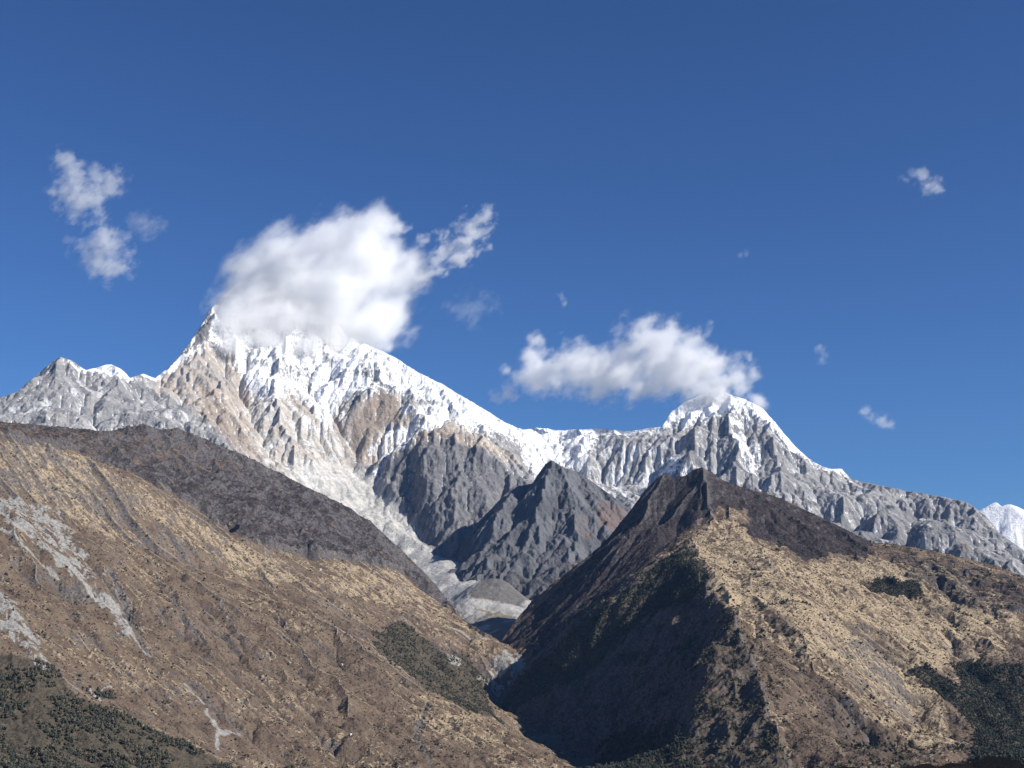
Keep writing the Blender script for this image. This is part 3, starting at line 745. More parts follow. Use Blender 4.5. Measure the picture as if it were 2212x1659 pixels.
# ================================================================== right hill, with its black summit
R_CURVES = [
    ('c', [(1060, 1402, 7.55), (1080, 1388, 7.6), (1110, 1345, 7.75), (1150, 1298, 7.85), (1220, 1240, 7.95), (1260, 1210, 8.0), (1300, 1178, 8.05), (1340, 1130, 8.1), (1372, 1088, 8.1), (1400, 1050, 8.1), (1428, 1026, 8.1), (1440, 1022, 8.1), (1455, 1034, 8.1),
           (1480, 1028, 8.05), (1500, 1014, 8.0), (1515, 1010, 8.0), (1540, 1022, 8.03), (1560, 1036, 8.05), (1600, 1052, 8.1), (1650, 1064, 8.15), (1700, 1082, 8.2), (1740, 1102, 8.25), (1800, 1130, 8.3), (1850, 1155, 8.35), (1885, 1172, 8.4),
           (1960, 1180, 8.4), (2040, 1195, 8.25), (2100, 1210, 8.1), (2160, 1225, 8.0), (2212, 1246, 7.85), (2400, 1300, 7.5), (2600, 1350, 7.2)]),
    ('r', [(1513, 1012, 7.97), (1510, 1060, 7.85), (1503, 1105, 7.65), (1495, 1150, 7.42), (1505, 1200, 7.18), (1530, 1250, 6.95), (1555, 1290, 6.75), (1580, 1340, 6.55), (1612, 1420, 6.2), (1640, 1490, 5.98), (1665, 1560, 5.75), (1690, 1659, 5.5), (1710, 1720, 5.35)]),
    ('c', [(1490, 1160, 7.38), (1440, 1195, 7.25), (1400, 1228, 7.15), (1350, 1270, 7.05), (1300, 1312, 6.95), (1250, 1350, 6.85), (1200, 1388, 6.75), (1160, 1428, 6.72), (1120, 1470, 6.72), (1070, 1525, 6.7), (1040, 1560, 6.65)]),
    ('v', [(1470, 1155, 7.6), (1380, 1245, 7.45), (1280, 1330, 7.25), (1200, 1395, 7.08), (1160, 1420, 6.98)]),
    ('r', [(1440, 1025, 8.05), (1400, 1090, 7.85), (1370, 1140, 7.75), (1330, 1195, 7.65)]),
    ('v', [(1470, 1040, 8.0), (1440, 1100, 7.8), (1420, 1150, 7.65)]),
    ('b', [(1122, 1442, 7.0), (1060, 1490, 6.95), (1012, 1580, 6.9)]), ('b', [(1062, 1412, 7.5), (1040, 1450, 7.5), (1010, 1510, 7.55)]), ('b', [(1040, 1585, 6.62), (1012, 1660, 6.5)]),
    ('b', [(1010, 1700, 5.5), (1010, 1640, 6.5), (1010, 1560, 7.5), (1010, 1480, 8.6)]),
    ('b', [(1085, 1396, 7.3), (1110, 1405, 7.15), (1160, 1421, 6.98)]),
    # ribs on the shaded flank
    ('r', [(1585, 1350, 6.5), (1545, 1400, 6.35), (1520, 1460, 6.15), (1500, 1540, 5.95), (1490, 1620, 5.75), (1485, 1700, 5.6)]),
    ('v', [(1500, 1420, 6.45), (1460, 1500, 6.32), (1430, 1590, 6.1), (1410, 1690, 5.9)]),
    ('v', [(1595, 1420, 6.25), (1580, 1500, 6.0), (1570, 1600, 5.75), (1570, 1700, 5.55)]),
    ('b', [(1040, 1590, 6.5), (1100, 1620, 6.35), (1180, 1670, 6.15), (1240, 1720, 5.95), (1400, 1760, 5.75)]),
    # open right-hand slope
    ('b', [(1885, 1172, 8.4), (1890, 1240, 7.8), (1900, 1330, 7.35), (1930, 1430, 6.9), (1960, 1520, 6.5), (2000, 1620, 6.1), (2020, 1690, 5.9)]),
    ('b', [(1650, 1190, 7.55), (1720, 1290, 7.0), (1780, 1390, 6.5), (1830, 1500, 6.1), (1870, 1600, 5.8), (1890, 1690, 5.6)]),
    ('r', [(1555, 1290, 6.75), (1620, 1300, 6.75), (1700, 1360, 6.5), (1800, 1430, 6.3), (1900, 1500, 6.15), (2000, 1570, 6.0), (2050, 1620, 5.85), (2080, 1690, 5.65)]),
    ('v', [(1740, 1300, 7.05), (1830, 1370, 6.85), (1920, 1440, 6.6), (2020, 1510, 6.35), (2090, 1590, 6.1), (2130, 1659, 5.9), (2150, 1720, 5.7)]),
    ('r', [(2000, 1240, 7.75), (2020, 1330, 7.3), (2060, 1410, 6.95), (2130, 1480, 6.7), (2180, 1560, 6.35), (2212, 1640, 6.05)]),
    ('v', [(2212, 1420, 7.0), (2230, 1520, 6.5), (2250, 1659, 6.0)]),
    ('b', [(2600, 1450, 6.8), (2600, 1600, 6.2)]),
]
def spur_depth(u, v, r):
    w = float(sstep(1100, 1560, u)) * (1.0 - 0.55 * float(sstep(1750, 2050, u)))
    g = 0.27 * (1.0 - math.exp(-max(v - 1150.0, 0.0) / 170.0))
    return (u, v, r * (1.0 - w * g))


R_CURVES = R_CURVES[:1] + [(k, [spur_depth(*q) for q in c]) for k, c in R_CURVES[1:]]
rt = Massif(1000, 2600, 3.8, 9.3, CELL * 0.62, R_CURVES, zback=-100, seed=11, K=0.018, D=0.045, rough=0.30, it=(24, 9, 4), soft=1, crag=0.12, arete=(8, 5, 3), Ka=0.010, cragsize=20)
X, Y = rt.X, rt.Y
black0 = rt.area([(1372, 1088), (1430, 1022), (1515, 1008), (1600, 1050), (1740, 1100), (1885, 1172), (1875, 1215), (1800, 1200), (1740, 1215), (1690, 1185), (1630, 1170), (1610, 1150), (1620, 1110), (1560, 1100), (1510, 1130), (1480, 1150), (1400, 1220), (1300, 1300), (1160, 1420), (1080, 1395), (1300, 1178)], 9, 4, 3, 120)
crag = rt.area([(1920, 1200), (2000, 1220), (2100, 1225), (2212, 1262), (2300, 1300), (2300, 1350), (2200, 1330), (2100, 1320), (2030, 1290), (1960, 1250)], 10, 8, 4, 140)
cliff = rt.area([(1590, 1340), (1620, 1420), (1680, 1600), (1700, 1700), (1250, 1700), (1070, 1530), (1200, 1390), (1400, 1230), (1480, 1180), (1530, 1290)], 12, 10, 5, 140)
rt.z = rt.z + (1 - np.maximum(black0, cliff)) * (24 * fbm(X + 60 * fbm(X, Y, 300, 2, 431), Y + 60 * fbm(X, Y, 300, 2, 432), 300, 5, 430, ridged=True, gain=0.6)) + black0 * 16 * fbm(X, Y, 110, 5, 402, ridged=True, gain=0.6) + crag * 20 * fbm(X, Y, 110, 5, 403, ridged=True, gain=0.6) + cliff * 48 * fbm(X, Y, 280, 5, 406, ridged=True, gain=0.6) + 1.6 * fbm(X, Y, 14, 3, 404, gain=0.7) + 2.6 * fbm(X, Y, 50, 3, 405)
RIGHT_CLEFTS = [[(1650, 1340, 3), (1720, 1420, 4), (1790, 1500, 4), (1850, 1590, 5)], [(1705, 1335, 3), (1800, 1400, 4), (1920, 1470, 5), (2010, 1530, 4)], [(1610, 1390, 4), (1660, 1500, 5), (1700, 1600, 6), (1720, 1690, 6)],
                [(1900, 1250, 4), (1960, 1290, 5), (2040, 1330, 5), (2120, 1400, 5)], [(1750, 1230, 3), (1840, 1270, 4), (1900, 1320, 3)], [(1880, 1400, 4), (2000, 1470, 5), (2080, 1540, 6)], [(1640, 1200, 4), (1700, 1240, 4), (1740, 1290, 3)],
                [(2080, 1240, 5), (2110, 1290, 6), (2150, 1340, 5)], [(2010, 1225, 4), (2030, 1270, 5), (2070, 1310, 4)], [(1740, 1480, 3), (1800, 1560, 4), (1830, 1650, 4)], [(1950, 1570, 4), (2000, 1640, 4)]]
for k, c in enumerate(RIGHT_CLEFTS):
    wdt = np.array([p[2] for p in c]).mean()
    m = blur(rt.line([(p[0], p[1], p[2] * 2.2) for p in c], 6.0, 140 + k, 40), 2)
    rt.z = rt.z - 0.9 * rt.cell * m * wdt
rt.settle_crest(8, 1.6, 81)
rt.analyse()
w0 = np.random.RandomState(15).randn(rt.H, rt.W)
st = streaks(blur(w0, 1) * 2, rt.rec, 18); st = blur(st, 1); st /= st.std()
n1 = fbm(X, Y, 380, 4, 410); n2 = fbm(X, Y, 65, 4, 411, gain=0.62); n3 = fbm(X, Y, 17, 3, 412, gain=0.7)
n2_r, n3_r = n2, n3
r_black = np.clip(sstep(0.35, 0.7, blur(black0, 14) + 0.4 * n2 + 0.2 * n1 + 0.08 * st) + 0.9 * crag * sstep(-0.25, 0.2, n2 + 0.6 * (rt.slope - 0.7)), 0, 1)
straw_area = rt.area([(1500, 1130), (1610, 1120), (1620, 1170), (1740, 1220), (1900, 1200), (2100, 1250), (2212, 1330), (2212, 1420), (2100, 1420), (2010, 1480), (2060, 1590), (2020, 1640), (1800, 1490), (1640, 1360), (1530, 1300), (1500, 1200)], 18, 14, 6, 200)
straw_area = blur(straw_area, 40)
r_straw = sstep(0.0, 0.32, 0.55 * straw_area + 0.22 * st + 0.75 * n2 + 0.6 * n1 - 0.25 - 0.9 * rt.curv + 0.45 * n3 - 0.4 * cliff)
r_scrub = sstep(0.05, 0.4, 0.7 * n2 + 0.7 * n3 - 0.15 * st - 0.4 * n1 + 0.9 * rt.curv - 0.15 - 0.2 * straw_area + 0.2 * cliff)
patches = np.clip(rt.area([(1847, 1334), (1931, 1375), (1975, 1435), (1948, 1439), (1880, 1395), (1820, 1354)], 12, 5, 51, 70) + rt.area([(1990, 1305), (2060, 1312), (2060, 1335), (1995, 1332)], 8, 4, 52, 60)
                  + rt.area([(1762, 1520), (1800, 1530), (1850, 1595), (1830, 1600), (1780, 1560)], 10, 5, 53, 60) + 0.7 * rt.area([(1700, 1440), (1760, 1450), (1900, 1560), (1960, 1640), (1900, 1650), (1780, 1540)], 16, 10, 54, 90)
                  + 0.8 * rt.area([(1640, 1300), (1700, 1330), (1740, 1380), (1700, 1375), (1650, 1330)], 10, 5, 55, 60), 0, 1)
r_scrub = np.clip(r_scrub + patches * sstep(-0.4, 0.1, n2 + 0.4 * n3), 0, 1); golden = rt.area([(1515, 1222), (1560, 1235), (1600, 1256), (1650, 1268), (1700, 1300), (1760, 1345), (1700, 1330), (1640, 1305), (1560, 1302), (1508, 1292)], 8, 5, 56, 70)
r_straw = np.clip(r_straw + 0.7 * golden * sstep(-0.4, 0.1, n2), 0, 1); r_scrub = r_scrub * (1 - 0.7 * golden); r_straw = r_straw * (1 - 0.8 * patches * sstep(-0.4, 0.1, n2 + 0.4 * n3))
green_area = np.clip(rt.area([(2060, 1440), (2100, 1425), (2212, 1440), (2300, 1440), (2300, 1720), (2080, 1720), (2110, 1600), (2080, 1540), (2000, 1480), (1960, 1440), (2000, 1440), (2060, 1480), (2090, 1490)], 9, 4, 8, 100)
                     + 0.9 * rt.area([(1290, 1320), (1400, 1235), (1480, 1180), (1530, 1240), (1510, 1300), (1400, 1330), (1330, 1400), (1250, 1470), (1100, 1530), (1080, 1520), (1200, 1390)], 12, 8, 9, 120)
                     + 0.8 * rt.area([(1300, 1600), (1420, 1560), (1500, 1600), (1480, 1700), (1280, 1700)], 14, 8, 10, 120)
                     + 0.8 * rt.area([(1860, 1268), (1900, 1250), (1980, 1258), (2000, 1290), (1930, 1292)], 7, 3, 11, 80), 0, 1)
green_r = np.clip(blur(green_area, 60) * 0.85 + 0.15 * green_area, 0, 1)
r_green_shade = sstep(0.40, 0.62, green_r + 0.52 * n2 + 0.3 * n1 + 0.16 * st)
wood_r = r_green_shade.copy()
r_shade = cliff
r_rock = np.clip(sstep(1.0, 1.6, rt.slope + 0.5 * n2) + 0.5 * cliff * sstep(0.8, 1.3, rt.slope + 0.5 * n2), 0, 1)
r_green_shade = np.clip(r_green_shade + 0.9 * cliff * sstep(-0.35, 0.1, n2 - 0.4 * (rt.slope - 0.9)), 0, 1)  # dark scrub, spread over the flank to paint its shade into the colour
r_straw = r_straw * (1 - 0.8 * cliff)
rt.mesh("right_hill", mat_lf, dict(scrub=r_scrub * 0.85, straw=r_straw * 0.95, burnt=r_black, rock=np.clip(r_rock * 0.75 + 0.35 * black0 * sstep(0.3, 1.1, 0.5 * st + 0.8 * n3 + 0.6 * n2), 0, 1), green=r_green_shade))

# ================================================================== valley floor with moraine
V_CURVES = [
    ('v', [(1400, 1760, 5.2), (1232, 1690, 5.5), (1150, 1610, 6.0), (1075, 1530, 6.7), (1105, 1472, 6.9), (1160, 1421, 7.05), (1095, 1391, 7.7), (1085, 1350, 8.3), (1050, 1320, 8.7), (1005, 1300, 9.0), (985, 1270, 9.4), (965, 1240, 9.9), (945, 1208, 10.5), (930, 1190, 11.0)]),
    ('r', [(1000, 1288, 9.1), (1020, 1268, 9.15), (1045, 1250, 9.2), (1075, 1240, 9.2), (1100, 1256, 9.15), (1135, 1288, 9.05)]),
    ('b', [(1010, 1310, 8.85), (1060, 1313, 8.85), (1100, 1314, 8.8), (1140, 1312, 8.85)]),
    ('r', [(1020, 1325, 8.65), (1060, 1321, 8.6), (1100, 1329, 8.5), (1130, 1335, 8.45)]),
    ('b', [(880, 1200, 10.9), (900, 1240, 10.2), (930, 1300, 9.3), (980, 1360, 8.5), (1030, 1400, 7.9), (1060, 1440, 7.2)]),
    ('b', [(1050, 1230, 10.3), (1150, 1280, 9.6), (1200, 1330, 8.8), (1180, 1380, 8.1), (1200, 1420, 7.4)]),
]
vf = Massif(860, 1420, 5.2, 11.3, CELL * 0.9, V_CURVES, seed=31, K=0.012, D=0.05, rough=0.3, it=(16, 8, 4), fix=False)
vf.z = vf.z + 7 * fbm(vf.X, vf.Y, 70, 5, 505, gain=0.6, ridged=True)
vf.analyse()
n2 = fbm(vf.X, vf.Y, 120, 4, 511); n3 = fbm(vf.X, vf.Y, 30, 3, 512)
v_dark = np.clip(vf.area([(1000, 1290), (1045, 1250), (1075, 1240), (1110, 1256), (1145, 1300), (1120, 1312), (1060, 1300)], 5, 3, 5, 80) * 0.95, 0, 1)
v_dark = np.clip(v_dark + sstep(7000, 6600, vf.R) + 0.8 * sstep(8750, 8500, vf.R) * sstep(-0.3, 0.1, n2), 0, 1)
v_straw = vf.area([(1030, 1318), (1080, 1325), (1110, 1335), (1070, 1338)], 6, 3, 6, 80) * 0.9 + 0.4 * sstep(0.2, 0.5, n2)
mat_vf = ground_material("moraine_gravel", (0.42, 0.41, 0.39), [("straw", (0.28, 0.22, 0.14), (0.2, 0.16, 0.11)), ("dark", (0.11, 0.105, 0.10), (0.15, 0.14, 0.13))], noise_scale=0.03, base2=(0.36, 0.35, 0.33), bump=(0.04, 12.0))
vf.mesh("valley_floor", mat_vf, dict(dark=v_dark, straw=np.clip(v_straw, 0, 1)))

# ------------------------------------------------------------------ low ground all round, out to the horizon
me = bpy.data.meshes.new("ground")
ring = [(28000 * math.cos(a), 28000 * math.sin(a), -1100.0) for a in np.linspace(0, 2 * math.pi, 96, endpoint=False)]
me.from_pydata(ring, [], [list(range(96))])
me.materials.append(ground_material("plain", (0.12, 0.10, 0.07), [], noise_scale=0.001))
g = bpy.data.objects.new("ground", me); scene.collection.objects.link(g); g["kind"] = "structure"
print('terrain done', round(time.time() - T0, 1))

# ================================================================== trees and scrub
def leaf_material(name, c1, c2, c3):
    m = bpy.data.materials.new(name); m.use_nodes = True
    N, L = m.node_tree.nodes, m.node_tree.links
    b = N["Principled BSDF"]; b.inputs["Roughness"].default_value = 0.8; b.inputs["Specular IOR Level"].default_value = 0.15
    at = N.new("ShaderNodeAttribute"); at.attribute_name = "tint"
    cr = N.new("ShaderNodeValToRGB")
    cr.color_ramp.elements[0].color = (*c1, 1); cr.color_ramp.elements[1].color = (*c3, 1)
    e = cr.color_ramp.elements.new(0.6); e.color = (*c2, 1)
    L.new(at.outputs["Fac"], cr.inputs[0]); L.new(cr.outputs[0], b.inputs["Base Color"])
    return m


mat_leaf = leaf_material("evergreen_leaves", (0.040, 0.052, 0.042), (0.082, 0.086, 0.064), (0.19, 0.148, 0.105))
mat_twig = leaf_material("dry_twigs", (0.055, 0.050, 0.042), (0.10, 0.080, 0.066), (0.19, 0.145, 0.105))
mat_bark = ground_material("bark", (0.10, 0.08, 0.06), [], noise_scale=0.5, bump=None)


def crown_faces(rng, n, w, h, z0, leaf):
    """many small leaf clumps through the volume of a crown: vertices and triangles"""
    lobes = [(rng.normal(0, 0.33 * w), rng.normal(0, 0.33 * w), z0 + h * rng.uniform(0.25, 0.8), rng.uniform(0.45, 0.75) * w) for _ in range(4)]
    lobes.append((0, 0, z0 + h * 0.5, 0.75 * w))
    V = np.zeros((n * 3, 3), np.float32)
    k = rng.randint(0, len(lobes), n)
    lob = np.array(lobes)[k]
    d = rng.normal(size=(n, 3)); d /= np.linalg.norm(d, axis=1)[:, None]
    rad = lob[:, 3] * rng.uniform(0.55, 1.05, n)
    c = lob[:, :3] + d * rad[:, None] * np.array([1, 1, 0.8 * h / (2 * w) + 0.4])
    a = rng.normal(size=(n, 3)) * 0.6 + d * 0.0; a -= d * (a * d).sum(1)[:, None]; a /= np.linalg.norm(a, axis=1)[:, None] + 1e-6
    b = np.cross(d, a)
    tilt = d * rng.uniform(-0.5, 0.5, (n, 1))
    s = leaf * rng.uniform(0.7, 1.35, (n, 1))
    V[0::3] = c + a * s; V[1::3] = c + (-0.5 * a + 0.87 * b + tilt) * s; V[2::3] = c + (-0.5 * a - 0.87 * b - tilt) * s
    return V


def mesh_tris(name, V, tint, mat):
    n = len(V)
    me = bpy.data.meshes.new(name)
    me.vertices.add(n); me.loops.add(n); me.polygons.add(n // 3)
    me.vertices.foreach_set("co", V.astype(np.float32).ravel())
    me.loops.foreach_set("vertex_index", np.arange(n, dtype=np.int32))
    me.polygons.foreach_set("loop_start", np.arange(0, n, 3, dtype=np.int32))
    me.update(calc_edges=True)
    at = me.attributes.new("tint", 'FLOAT', 'POINT'); at.data.foreach_set("value", tint.astype(np.float32))
    me.materials.append(mat)
    return me


def trunk_mesh(h, r, rng):
    V, Fc = [], []
    levels = [(0.0, 1.3), (0.25, 1.0), (0.6, 0.7), (1.0, 0.25)]
    bend = rng.uniform(-0.08, 0.08, 2) * h
    for k, (t, f) in enumerate(levels):
        for j in range(7):
            a = 2 * math.pi * j / 7
            V.append((bend[0] * t * t + r * f * math.cos(a), bend[1] * t * t + r * f * math.sin(a), -1.5 + (h + 1.5) * t))
        if k:
            for j in range(7):
                Fc.append(((k - 1) * 7 + j, (k - 1) * 7 + (j + 1) % 7, k * 7 + (j + 1) % 7, k * 7 + j))
    # a few limbs
    for q in range(5):
        a = rng.uniform(0, 6.28); z = h * rng.uniform(0.45, 0.8); l = h * rng.uniform(0.25, 0.4); s = len(V)
        x1, y1, z1 = l * math.cos(a), l * math.sin(a), z + l * 0.6
        for (x, y, zz, w) in ((0, 0, z, r * 0.35), (x1, y1, z1, r * 0.1)):
            for j in range(3):
                V.append((x + w * math.cos(a + 1.57) * math.cos(2.1 * j), y + w * math.sin(a + 1.57) * math.cos(2.1 * j), zz + w * math.sin(2.1 * j)))
        for j in range(3):
            Fc.append((s + j, s + (j + 1) % 3, s + 3 + (j + 1) % 3, s + 3 + j))
    me = bpy.data.meshes.new("trunk"); me.from_pydata(V, [], Fc); me.materials.append(mat_bark)
    return me


def ground_spots(ms, prob, spacing, seed, limit=None):
    """random places on visible ground, at least a spacing apart, where the probability map allows"""
    rng = np.random.RandomState(seed)
    vis = ms.z / ms.R >= np.maximum.accumulate(ms.z / ms.R, axis=0) - 0.0016
    lim = math.tan(HFOV / 2) * 1.12
    vis &= (np.abs(ms.A) < math.atan(lim)) & (ms.z / ms.R > math.tan(math.radians(-4.6)))
    p = np.clip(prob, 0, 1) * vis * np.minimum(ms.cell ** 2 / spacing ** 2 * 3.0, 1.0)
    idx = np.nonzero(rng.rand(*p.shape) < p)
    order = rng.permutation(len(idx[0]))
    y, x = idx[0][order], idx[1][order]
    X, Y = ms.X[y, x], ms.Y[y, x]
    key = np.floor(X / spacing).astype(np.int64) * 100003 + np.floor(Y / spacing).astype(np.int64)
    _, first = np.unique(key, return_index=True)
    rng.shuffle(first)
    first = first[:limit] if limit else first
    jx, jy = rng.uniform(-0.3, 0.3, (2, len(first))) * spacing
    return np.stack([X[first] + jx, Y[first] + jy, ms.z[y[first], x[first]]], 1), y[first], x[first]


def scatter(name, label, pts, variants, size, tint, mat, seed, sink=0.0):
    """countless small plants as one object"""
    rng = np.random.RandomState(seed)
    out, tn = [], []
    kind = rng.randint(0, len(variants), len(pts))
    for i, (p, k) in enumerate(zip(pts, kind)):
        a = rng.uniform(0, 6.28); s = size[i]
        v = variants[k] * s
        c, sn = math.cos(a), math.sin(a)
        out.append(np.stack([v[:, 0] * c - v[:, 1] * sn + p[0], v[:, 0] * sn + v[:, 1] * c + p[1], v[:, 2] + p[2] - sink], 1))
        tn.append(np.repeat(np.clip(tint[i] + rng.uniform(-0.12, 0.12, len(v) // 3), 0, 1), 3))
    me = mesh_tris(name, np.concatenate(out), np.concatenate(tn), mat)
    ob = bpy.data.objects.new(name, me); scene.collection.objects.link(ob)
    ob["kind"] = "stuff"; ob["label"] = label
    return ob


rng = np.random.RandomState(77)
tree_far = [crown_faces(rng, 70, 3.8, 8.0, 0.6, 1.5) for _ in range(6)]
bush = [crown_faces(rng, 26, 0.9, 1.3, -0.3, 0.62) for _ in range(6)]
# forest on the lower left
wood_l = l_green * (0.12 + 0.88 * sstep(-0.25, 0.15, n2_l + 0.5 * n3_l + 0.02))
clear = sstep(-0.12, 0.18, fbm(lf.X, lf.Y, 130, 3, 699) + 0.5 * n2_l + 0.06)
wood_l = wood_l + 0.10 * sstep(0.1, 0.42, green_l) + 0.02 * sstep(0.02, 0.3, lf.curv)
front = wood_l * clear * (lf.R < 4550)
P_, yy, xx = ground_spots(lf, front * 0.9, 8.0, 1)
tn = np.clip(0.15 + 0.7 * n2_l[yy, xx] + np.random.RandomState(1).rand(len(P_)) * 0.7, 0, 1)
far_order = np.argsort(np.hypot(P_[:, 0], P_[:, 1]))
u_of = 1106 + F2 * P_[:, 0] / P_[:, 1]
cand = [i for i in far_order if 0 < u_of[i] < 2212][:170]
near_l = P_[cand]; near_l_t = tn[cand]
keep = np.ones(len(P_), bool); keep[cand] = False
sz = np.random.RandomState(2).uniform(0.5, 1.5, len(P_))
scatter("forest", "dark evergreen forest covering the lower left slope", P_[keep], tree_far, sz[keep], tn[keep], mat_leaf, 3)
# scrub forest on the valley side
side = wood_l * (0.15 + 0.85 * sstep(-0.1, 0.25, fbm(lf.X, lf.Y, 90, 3, 698) + 0.6 * n2_l)) * (lf.R >= 4550)
P_, yy, xx = ground_spots(lf, side * 0.8, 9.0, 4)
tn = np.clip(0.35 + 0.9 * n2_l[yy, xx] + np.random.RandomState(4).rand(len(P_)) * 0.3, 0, 1)
scatter("forest", "grey green scrub forest on the valley side below the burnt ridge", P_, tree_far, np.random.RandomState(5).uniform(0.4, 1.2, len(P_)), tn, mat_leaf, 6)
# forest of the right hill
wood_r = wood_r + 0.10 * sstep(0.12, 0.45, green_r)
P_, yy, xx = ground_spots(rt, wood_r * (0.35 + 0.65 * sstep(-0.3, 0.1, n2_r + 0.5 * n3_r + 0.1)) * 0.9 + 0.25 * cliff * sstep(0.0, 0.3, n2_r), 8.5, 7)
tn = np.clip(0.15 + 0.8 * n2_r[yy, xx] + np.random.RandomState(7).rand(len(P_)) * 0.3, 0, 1)
scatter("forest", "dark evergreen forest in the hollows of the right hill", P_, tree_far, np.random.RandomState(8).uniform(0.5, 1.45, len(P_)), tn, mat_leaf, 9)
print('forest', round(time.time() - T0, 1))
# low scrub and tussocks all over the slopes
sh_l = np.clip(0.03 + 1.0 * sstep(0.05, 0.55, n2_l + 0.5 * n3_l) + 0.6 * sstep(0.02, 0.2, lf.curv), 0, 1) * (1 - l_scree) * (1 - 0.7 * l_burnt) * (1 - l_green)
P_, yy, xx = ground_spots(lf, sh_l * 0.34, 5.5, 10, 40000)
scatter("shrubs", "low brown shrubs dotting the left hillside", P_, bush, np.random.RandomState(11).gamma(2.0, 0.55, len(P_)) + 0.8, np.random.RandomState(12).rand(len(P_)), mat_twig, 13)
sh_r = np.clip(0.03 + 1.0 * sstep(0.05, 0.55, n2_r + 0.5 * n3_r) + 0.6 * sstep(0.02, 0.2, rt.curv), 0, 1) * (1 - 0.6 * r_black) * (1 - r_green_shade)
P_, yy, xx = ground_spots(rt, sh_r * 0.34, 5.5, 14, 40000)
scatter("shrubs", "low dark shrubs dotting the right hill", P_, bush, np.random.RandomState(15).gamma(2.0, 0.6, len(P_)) + 0.8, np.random.RandomState(16).rand(len(P_)), mat_twig, 17)
print('shrubs', round(time.time() - T0, 1))

# single trees: the nearest of the left forest and those standing alone on the right hill
proto = []
for k in range(6):
    r2 = np.random.RandomState(500 + k)
    V = crown_faces(r2, 190, 4.0, 8.5, 1.2, 1.05)
    t = np.repeat(np.clip(0.12 + 0.16 * k + r2.uniform(-0.12, 0.12, len(V) // 3), 0, 1), 3)
    cm = mesh_tris("crown", V, t, mat_leaf); tm = trunk_mesh(7.0, 0.32, r2)
    proto.append((cm, tm))


def plant_tree(p, k, s, label, group, r2):
    e = bpy.data.objects.new("evergreen_tree", None); e.location = p; e.rotation_euler = (0, 0, r2.uniform(0, 6.28)); e.scale = (s, s, s * r2.uniform(0.85, 1.15))
    scene.collection.objects.link(e)
    e["label"] = label; e["category"] = "tree"; e["group"] = group
    for nm, me in (("crown", proto[k][0]), ("trunk", proto[k][1])):
        c = bpy.data.objects.new(nm, me); scene.collection.objects.link(c); c.parent = e


r2 = np.random.RandomState(900)
for p, t in zip(near_l, near_l_t):
    plant_tree(p, int(np.clip((t - 0.1) / 0.15 + r2.uniform(-0.5, 0.5), 0, 5)), r2.uniform(0.8, 1.4), "dark evergreen tree in the front rows of the lower left forest", "trees of the lower left forest", r2)
lone = np.clip(rt.area([(1770, 1480), (1860, 1520), (1950, 1590), (2010, 1690), (1880, 1690), (1800, 1560)], 16, 10, 91, 90) * 0.5
               + rt.line([(1950, 1450, 9), (2010, 1480, 9), (2070, 1530, 9), (2090, 1580, 8)], 4, 92, 60) + rt.line([(1790, 1540, 10), (1850, 1600, 10), (1880, 1650, 12)], 5, 93, 60)
               + 0.05 * rt.area([(1650, 1330), (1800, 1400), (2050, 1560), (2060, 1690), (1900, 1690), (1700, 1430)], 10, 10, 94, 120), 0, 1) * (1 - r_green_shade)
P_, yy, xx = ground_spots(rt, lone * 0.35, 12.0, 18)
r3 = np.random.RandomState(19); P_ = P_[r3.permutation(len(P_))[:125]]
for p in P_:
    plant_tree(p, int(r3.randint(0, 3)), r3.uniform(0.7, 1.35), "dark evergreen tree standing in the loose rows on the tan right hill", "scattered trees on the right hill", r3)
print('trees', len(near_l), len(P_), round(time.time() - T0, 1))

# three pale blocks on the left hillside
mat_block = ground_material("pale_stone", (0.80, 0.77, 0.76), [], noise_scale=0.5, vary=0.1, bump=None)


def pale_block(u, v, size, label, seed):
    r4 = np.random.RandomState(seed)
    h = lf.hit(u, v)[0]; ci, ri = int(round(h[0])), int(round(h[1]))
    bm = bmesh.new(); bmesh.ops.create_cube(bm, size=1.0)
    bmesh.ops.subdivide_edges(bm, edges=bm.edges[:], cuts=2, use_grid_fill=True)
    for q in bm.verts:
        n = q.co.normalized()
        q.co = Vector((q.co.x * size * 1.2, q.co.y * size, q.co.z * size * 0.9)) * (0.78 + 0.22 / max(abs(n.x), abs(n.y), abs(n.z))) + Vector(r4.uniform(-0.06, 0.06, 3) * size)
    me = bpy.data.meshes.new("boulder"); bm.to_mesh(me); bm.free(); me.materials.append(mat_block)
    o = bpy.data.objects.new("boulder", me); scene.collection.objects.link(o)
    o.location = (lf.X[ri, ci], lf.Y[ri, ci], lf.z[ri, ci] + size * 0.3); o.rotation_euler = (0.1, -0.15, r4.uniform(0, 3))
    o["label"] = label; o["category"] = "boulder"


pale_block(693, 1232, 9.0, "tiny white block where the tan grass meets the burnt dark slope", 1)
pale_block(738, 1437, 6.0, "tiny pale block on the open brown middle of the left hillside", 2)
pale_block(757, 1588, 5.0, "tiny pale block low on the near left spur by the straw grass", 3)

# ================================================================== clouds: drops of water in the air, dense in the middle and frayed by the wind
def cloud_material(name, density):
    m = bpy.data.materials.new(name); m.use_nodes = True
    nt = m.node_tree; nt.nodes.clear()
    out = nt.nodes.new("ShaderNodeOutputMaterial"); pv = nt.nodes.new("ShaderNodeVolumePrincipled")
    pv.inputs["Color"].default_value = (1.0, 1.0, 1.0, 1)
    pv.inputs["Density"].default_value = density
    pv.inputs["Anisotropy"].default_value = 0.15
    nt.links.new(pv.outputs[0], out.inputs["Volume"])
    return m


